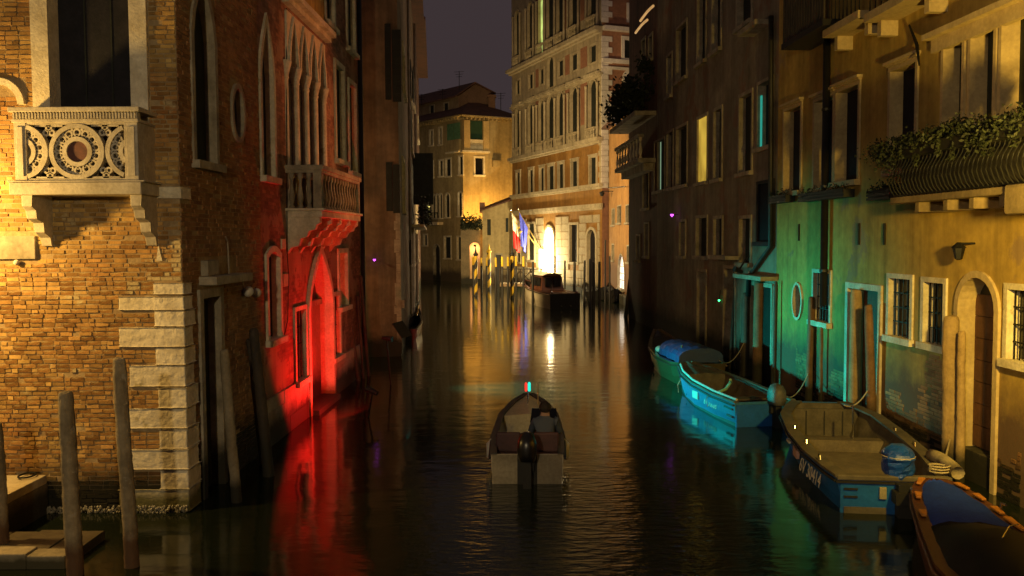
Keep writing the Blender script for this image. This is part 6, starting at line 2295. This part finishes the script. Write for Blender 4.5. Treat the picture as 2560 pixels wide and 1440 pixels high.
def driver(boat):
    """a person seated at the wheel, seen from behind"""
    me = bpy.data.meshes.new('person')
    y0 = -.32
    J = {'pel': (.74, 0, .50, .15), 'bel': (.75, 0, .66, .145), 'che': (.80, 0, .86, .17), 'nek': (.83, 0, 1.02, .065), 'hed': (.86, 0, 1.13, .105), 'top': (.86, 0, 1.21, .08)}
    E = [('pel', 'bel'), ('bel', 'che'), ('che', 'nek'), ('nek', 'hed'), ('hed', 'top')]
    for sg, k in ((1, 'l'), (-1, 'r')):
        J.update({'sh' + k: (.80, sg * .19, .93, .075), 'el' + k: (.94, sg * .27, .70, .055), 'wr' + k: (1.18, sg * .19, .70, .036), 'pa' + k: (1.26, sg * .17, .72, .034),
                  'hi' + k: (.80, sg * .10, .47, .10), 'kn' + k: (1.14, sg * .12, .50, .07), 'an' + k: (1.16, sg * .12, .14, .045), 'to' + k: (1.30, sg * .13, .10, .04)})
        E += [('che', 'sh' + k), ('sh' + k, 'el' + k), ('el' + k, 'wr' + k), ('wr' + k, 'pa' + k), ('pel', 'hi' + k), ('hi' + k, 'kn' + k), ('kn' + k, 'an' + k), ('an' + k, 'to' + k)]
        for f in range(5):
            J['f%d%s' % (f, k)] = ((1.34 - .012 * abs(f - 2), sg * (.145 + .018 * f), .73, .009) if f else (1.29, sg * .125, .75, .010))
            J['g%d%s' % (f, k)] = ((1.345 - .012 * abs(f - 2), sg * (.145 + .018 * f), .69, .008) if f else (1.33, sg * .115, .745, .009))
            E += [('pa' + k, 'f%d%s' % (f, k)), ('f%d%s' % (f, k), 'g%d%s' % (f, k))]
    names = list(J)
    me.from_pydata([(x, y + y0, z) for x, y, z, r in J.values()], [(names.index(a), names.index(b)) for a, b in E], [])
    o = bpy.data.objects.new('person', me)
    COL.objects.link(o)
    md = o.modifiers.new("skin", 'SKIN')
    md.use_smooth_shade = True
    for i, n in enumerate(names):
        r = J[n][3]
        sv = me.skin_vertices[0].data[i]
        sv.radius = (r, r * (1.15 if n in ('pel', 'bel', 'che') else 1.0))
        sv.use_root = n == 'pel'
    o.modifiers.new("sub", 'SUBSURF').levels = 2
    o.modifiers["sub"].render_levels = 2
    m = bpy.data.materials.new("driver_clothes")
    m.use_nodes = True
    N, L = m.node_tree.nodes, m.node_tree.links
    tc = N.new("ShaderNodeTexCoord")
    sx = N.new("ShaderNodeSeparateXYZ")
    L.new(tc.outputs["Object"], sx.inputs[0])
    def gt(sock, v):
        g = N.new("ShaderNodeMath")
        g.operation = 'GREATER_THAN'
        L.new(sock, g.inputs[0])
        g.inputs[1].default_value = v
        return g.outputs[0]
    def mx(f, a, b):
        q = N.new("ShaderNodeMixRGB")
        L.new(f, q.inputs[0])
        for i, c in ((1, a), (2, b)):
            if hasattr(c, "links"):
                L.new(c, q.inputs[i])
            else:
                q.inputs[i].default_value = (*c, 1)
        return q.outputs[0]
    skin, jacket, jeans = (.40, .24, .16), (.075, .09, .12), (.03, .035, .05)
    c1 = mx(gt(sx.outputs[2], .53), jeans, jacket)
    c1 = mx(gt(sx.outputs[2], 1.03), c1, skin)
    hand = N.new("ShaderNodeMath")
    hand.operation = 'MULTIPLY'
    L.new(gt(sx.outputs[0], 1.2), hand.inputs[0])
    L.new(gt(sx.outputs[2], .6), hand.inputs[1])
    L.new(mx(hand.outputs[0], c1, skin), N["Principled BSDF"].inputs["Base Color"])
    N["Principled BSDF"].inputs["Roughness"].default_value = .85
    me.materials.append(m)
    o.location, o.rotation_euler = boat.location, boat.rotation_euler
    tag(o, 'person in a dark grey-blue jacket seated at the wheel of the moving boat', 'person')
    MB().sphere((.845, y0, 1.17), .118, 12, 8, (1, .95, .98)).build('hair', mat("dark_hair", (.03, .022, .016), (.02, .014, .01), 30, .7, .5, 90), o, smooth=True, local=True)


moving_boat()


def water_taxi():
    s1, s2 = at_z(1376, 772), at_z(1450, 774)
    c = (s1 + s2) / 2
    hb = (s2 - s1).length / 2
    e = at_z(1296, 746)
    rz, L = along((c.x, c.y, 0), (e.x, e.y, 0))
    t = thing('water_taxi', 'black and cream water taxi with cabin windows moored by the lit palace door', 'boat', (c.x, c.y, 0), None, rz)
    L = 8.8
    st = [(0, hb, hb - .12, .95, -.2), (2.0, hb + .05, hb - .08, .95, -.2), (L * .55, hb, hb - .2, 1.05, -.2), (L * .8, hb - .3, hb - .6, 1.2, -.1), (L, .1, .04, 1.4, .1)]
    hull(t, st, mat("cream_taxi_hull", (.42, .36, .26), (.33, .28, .2), 3, .35, .05, 20, coat=.3), BOATBLACK, VARNISH, .2, .2, rub=CHROME)
    MB().box(-.03, .02, -hb, hb, -.1, .93).build('transom_board', BOATBLACK, t, local=True)
    MB().box(0, 2.2, -hb + .1, hb - .1, .90, .97).build('aft_deck', VARNISH, t, local=True)
    for y in (-.35, .25):
        MB().tube((-.06, y, .18), (.02, y, .18), .06, n=8).build('exhaust', CHROME, t, local=True)
    x0, x1 = 2.4, L * .62
    zc, zt = 1.0, 1.95
    cb = MB().hexa([(x0, -hb + .2, zc), (x1, -hb + .3, zc), (x1, hb - .3, zc), (x0, hb - .2, zc), (x0 + .25, -hb + .35, zt), (x1 - .5, -hb + .45, zt), (x1 - .5, hb - .45, zt), (x0 + .25, hb - .35, zt)]).build('cabin', VARNISH, t, local=True)
    rf = MB()
    nx, na = 6, 8
    for i in range(nx + 1):
        x = x0 - .1 + (x1 - .2 - x0) * i / nx
        for j in range(na + 1):
            y = -1 + 2 * j / na
            rf.v.append((x, y * (hb - .25), zt + .005 + .16 * (1 - y * y)))
    for i in range(nx):
        for j in range(na):
            q = i * (na + 1) + j
            rf.f.append((q, q + 1, q + na + 2, q + na + 1))
    rf.f.append(tuple(range(na + 1)))
    rf.build('cabin_roof', WHITEP, t, smooth=True, local=True)
    for k in range(4):
        xa = x0 + .35 + (x1 - x0 - 1.0) * k / 4
        for sg in (1, -1):
            MB().box(xa, xa + (x1 - x0 - 1.0) / 4 - .08, sg * (hb - .23) - .02, sg * (hb - .23) + .02, zc + .3, zt - .12).build('cabin_window', GLASS, t, local=True)
    for k in range(2):
        MB().box(x0 - .01, x0 + .2, -hb + .42 + k * (hb - .4), -.06 + k * (hb - .4) , zc + .25, zt - .15).build('rear_window', GLASS, t, local=True)
    MB().hexa([(x1 + .3, -hb + .4, 1.1), (x1 + .33, -hb + .4, 1.1), (x1 + .33, hb - .4, 1.1), (x1 + .3, hb - .4, 1.1), (x1 - .1, -hb + .5, 1.8), (x1 - .07, -hb + .5, 1.8), (x1 - .07, hb - .5, 1.8), (x1 - .1, hb - .5, 1.8)]).build('windscreen', GLASS, t, local=True)
    MB().tube((.4, hb - .2, .98), (.4, hb - .2, 1.5), .02, n=6).build('flagstaff', CHROME, t, local=True)
    for y in (-hb + .15, hb - .15):
        MB().sphere((.15, y, 1.02), .09, 8, 5).build('deck_cleat', CHROME, t, smooth=True, local=True)
    lamp("taxi_cabin_light", 'POINT', (c.x + math.cos(rz) * 3.2, c.y + math.sin(rz) * 3.2, 2.7), 14, (1.0, .8, .45), .05)


water_taxi()


def dark_gondolas():
    for i, (px0, py0, px1, py1, lab) in enumerate(((1512, 752, 1462, 742, 'low black covered boat tied among the posts beside the taxi'), (1540, 758, 1526, 742, 'small black boat under the lit arched window of the orange house'))):
        s, e = at_z(px0, py0), at_z(px1, py1)
        rz, L = along(s, e)
        L = max(L, 4.5)
        t = thing('covered_boat', lab, 'boat', (s.x, s.y, 0), 'black boats at the palace posts', rz)
        st = [(0, .12, .06, .95, .1), (.7, .45, .3, .6, -.1), (L * .5, .72, .55, .5, -.12), (L - .7, .45, .3, .62, -.1), (L, .1, .05, 1.05, .1)]
        hull(t, st, BOATBLACK, BOATBLACK, BOATBLACK, .08, .1)
        mb = MB()
        for x, wg, wc, zg, zc in st[1:4]:
            mb.v += [(x, wg - .03, zg + .02), (x, 0, zg + .28), (x, -wg + .03, zg + .02)]
        mb.f += [(0, 1, 4, 3), (1, 2, 5, 4), (3, 4, 7, 6), (4, 5, 8, 7)]
        mb.build('canvas_cover', BLACKCANVAS, t, local=True)
    # bow of a boat tied round the bend on the shadowed bank
    s, e = at_z(1026, 850), at_z(1050, 812)
    rz, L = along(s, e)
    t = thing('shadowed_skiff', 'narrow skiff with a shiny brass bow against the shadowed bank', 'boat', (s.x - .1, s.y, 0), None, rz)
    st = [(0, .4, .3, .45, -.1), (L * .5, .42, .3, .45, -.1), (L * .9, .2, .1, .55, 0), (L + .4, .05, .02, .8, .1)]
    hull(t, st, BOATBLACK, BOATBLACK, BOATBLACK, .08, .08)
    MB().path([(L * .85, .0, .56), (L + .1, .0, .70), (L + .5, 0, .95)], [.05, .06, .03], 6).build('brass_bow_iron', mat("brass", (.6, .45, .2), (.5, .36, .15), 4, .3, .05, 30, metal=.9), t, local=True)


dark_gondolas()


# ================================================================== lamp fixtures
def lantern(loc, label, bracket):
    p = Vector(loc)
    t = thing('street_lantern', label, 'lantern', p)
    MB().lathe(p + Vector((0, 0, .24)), [(.2, 0), (.22, .04), (.08, .2), (.03, .34)], 8).build('cap', IRON, t)
    MB().sphere(p + Vector((0, 0, .2)), .05, 8, 5).build('bulb', glow_mat("sodium_bulb", (1.0, .6, .2), 20), t)
    MB().path([p + Vector((0, 0, .55)), p + Vector((0, 0, .75)), Vector(bracket)], .03, 6).build('arm', IRON, t)


lantern(L_STREET, 'iron lantern on a long arm beside the brick house', (L_STREET[0], CY, L_STREET[2] + .9))
lantern(L_SIDE_FILL, 'added unseen lantern in the side canal behind the red-lit house', (L_SIDE_FILL[0], BY, L_SIDE_FILL[2] + .9))
lantern((L_BRIDGE[0], L_BRIDGE[1], L_BRIDGE[2]), 'iron lantern on the bridge', (L_BRIDGE[0], L_BRIDGE[1], L_BRIDGE[2] + .8))


def floodlight(loc, aim, label, col):
    p, d = Vector(loc), (Vector(aim) - Vector(loc)).normalized()
    t = thing('floodlight', label, 'floodlight', p, 'coloured floodlights')
    MB().path([p - d * .34, p - d * .1, p - d * .03], [.05, .075, .085], 10).build('housing', RUBBER, t)
    q = Vector((p.x - .05, p.y + .02, -.6)) if col in ('red', 'green') else (Vector((p.x - 1.2, p.y - .3, p.z + .2)) if col == 'warm' else WR.P(p.y - 2.0 if p.y < 12 else p.y + .3, p.z + .5))
    MB().path([p - d * .2, q], .025, 6).build('stake', IRON, t)


floodlight(L_RED, AIM_RED, 'small black floodlight on a stake throwing red light on the portal wall', 'red')
floodlight(L_GREEN, AIM_GREEN, 'small black floodlight on a stake throwing green light across the canal', 'green')


def heart_lamp(p, label, out, s=.055):
    t = thing('purple_heart_lamp', label, 'lamp', p, 'small purple heart lamps')
    pts = []
    for k in range(20):
        a = 2 * math.pi * k / 20
        pts.append((16 * math.sin(a) ** 3 / 16 * s, (13 * math.cos(a) - 5 * math.cos(2 * a) - 2 * math.cos(3 * a) - math.cos(4 * a)) / 16 * s))
    n = len(pts)
    mb = MB().add([(p.x + x, p.y - .02, p.z + z) for x, z in pts] + [(p.x + x, p.y + .02, p.z + z) for x, z in pts],
                  [tuple(range(n)), tuple(range(n, 2 * n))] + [(i, (i + 1) % n, n + (i + 1) % n, n + i) for i in range(n)])
    mb.build('glowing_heart', glow_mat("purple_heart", (.62, .08, .95), 3.0), t)
    MB().tube(p + Vector((0, .02, 0)), Vector(out), .012, n=5).build('bracket', IRON, t)


p = at_y(936, 650, BY - .3)
heart_lamp(p, 'tiny purple heart-shaped lamp on the tall brick house', (p.x, BY, p.z + .05), .05)
u, z = UR(1695, 538), WR.uv(1695, 538)[1]
heart_lamp(WR.P(u, z, .25), 'tiny purple heart-shaped lamp on the dark plastered house', WR.P(u, z + .05, 0), .07)
u, z = WR.uv(1805, 751)
t = thing('green_pilot_lamp', 'pinpoint green lamp beside the teal door panel', 'lamp', WR.P(u, z, .1))
MB().sphere(WR.P(u, z, .1), .035, 8, 5).build('bulb', glow_mat("green_pilot", (.05, 1.0, .25), 5.0), t)
MB().tube(WR.P(u, z + .04, .1), WR.P(u, z + .35, .05), .01, n=5).build('cable', IRON, t)

floodlight(L_BANK, AIM_BANK, 'black floodlight under the eaves of the shadowed end house', 'warm')

pg, dg = Vector(L_GREEN), (Vector(AIM_GREEN) - Vector(L_GREEN)).normalized()
sd = Vector((-dg.y, dg.x, 0)).normalized()
q = pg + dg * .42
fl = bpy.data.objects["floodlight.001"]
MB().hexa([q + sd * .45 + Vector((0, 0, .11)), q - sd * .45 + Vector((0, 0, .11)), q - sd * .45 + Vector((0, 0, .5)) - dg * .3, q + sd * .45 + Vector((0, 0, .5)) - dg * .3,
           q + sd * .45 + Vector((0, 0, .11)) + dg * .01, q - sd * .45 + Vector((0, 0, .11)) + dg * .01, q - sd * .45 + Vector((0, 0, .51)) - dg * .29, q + sd * .45 + Vector((0, 0, .51)) - dg * .29]).build('barn_door', RUBBER, fl)  # plate added to cut the green light off the upper wall
floodlight(L_QUAY, AIM_QUAY, 'black lamp on a wall arm at the near end of the ochre house', 'quay')


def rope(label, a, b, sag):
    a, b = Vector(a), Vector(b)
    pts = [a.lerp(b, k / 10) + Vector((0, 0, -sag * 4 * (k / 10) * (1 - k / 10))) for k in range(11)]
    tag(MB().path(pts, .014, 5).build('mooring_rope', ROPE), label, 'rope', 'mooring ropes')


def boat_point(name, p):
    o = bpy.data.objects[name]
    return Matrix.Translation(o.location) @ Matrix.Rotation(o.rotation_euler.z, 4, 'Z') @ Vector(p)


wy = lambda px: wall_y(px) - .45
rope('slack rope from the blue workboat bow to the brown pole by the green-lit doorway', boat_point('blue_workboat', (5.0, -.4, .74)), at_y(2178, 960, wy(2180)), .18)
rope('rope from the blue workboat stern to the thick pale post', boat_point('blue_workboat', (.3, -.75, .62)), at_y(2376, 1090, wy(2376)), .12)
rope('rope from the light blue motorboat stern to the dark brown pole', boat_point('light_blue_motorboat', (.2, -.6, .6)), at_y(2022, 930, wy(2022)), .2)
rope('rope from the varnished boat to the thick dark pole', boat_point('varnished_rowboat', (.4, -.5, .72)), at_y(1863, 850, wall_y(1862) - .6), .3)

floodlight(L_AMBER, AIM_AMBER, 'small black floodlight fixed to the dark house by its stone canopy', 'quay')

pb = Vector(L_BANK)
pl = [pb + Vector((math.cos(math.radians(a)) * .3, math.sin(math.radians(a)) * .3, z)) for z in (-.45, .45) for a in (93.5, 120, 150)]
fb = [o for o in bpy.data.objects if o.name.startswith("floodlight") and (o.location - pb).length < .01][0]
MB().add(pl, [(0, 1, 4, 3), (1, 2, 5, 4)]).build('barn_door', RUBBER, fb)  # plate added to keep this floodlight off the house wall beside it
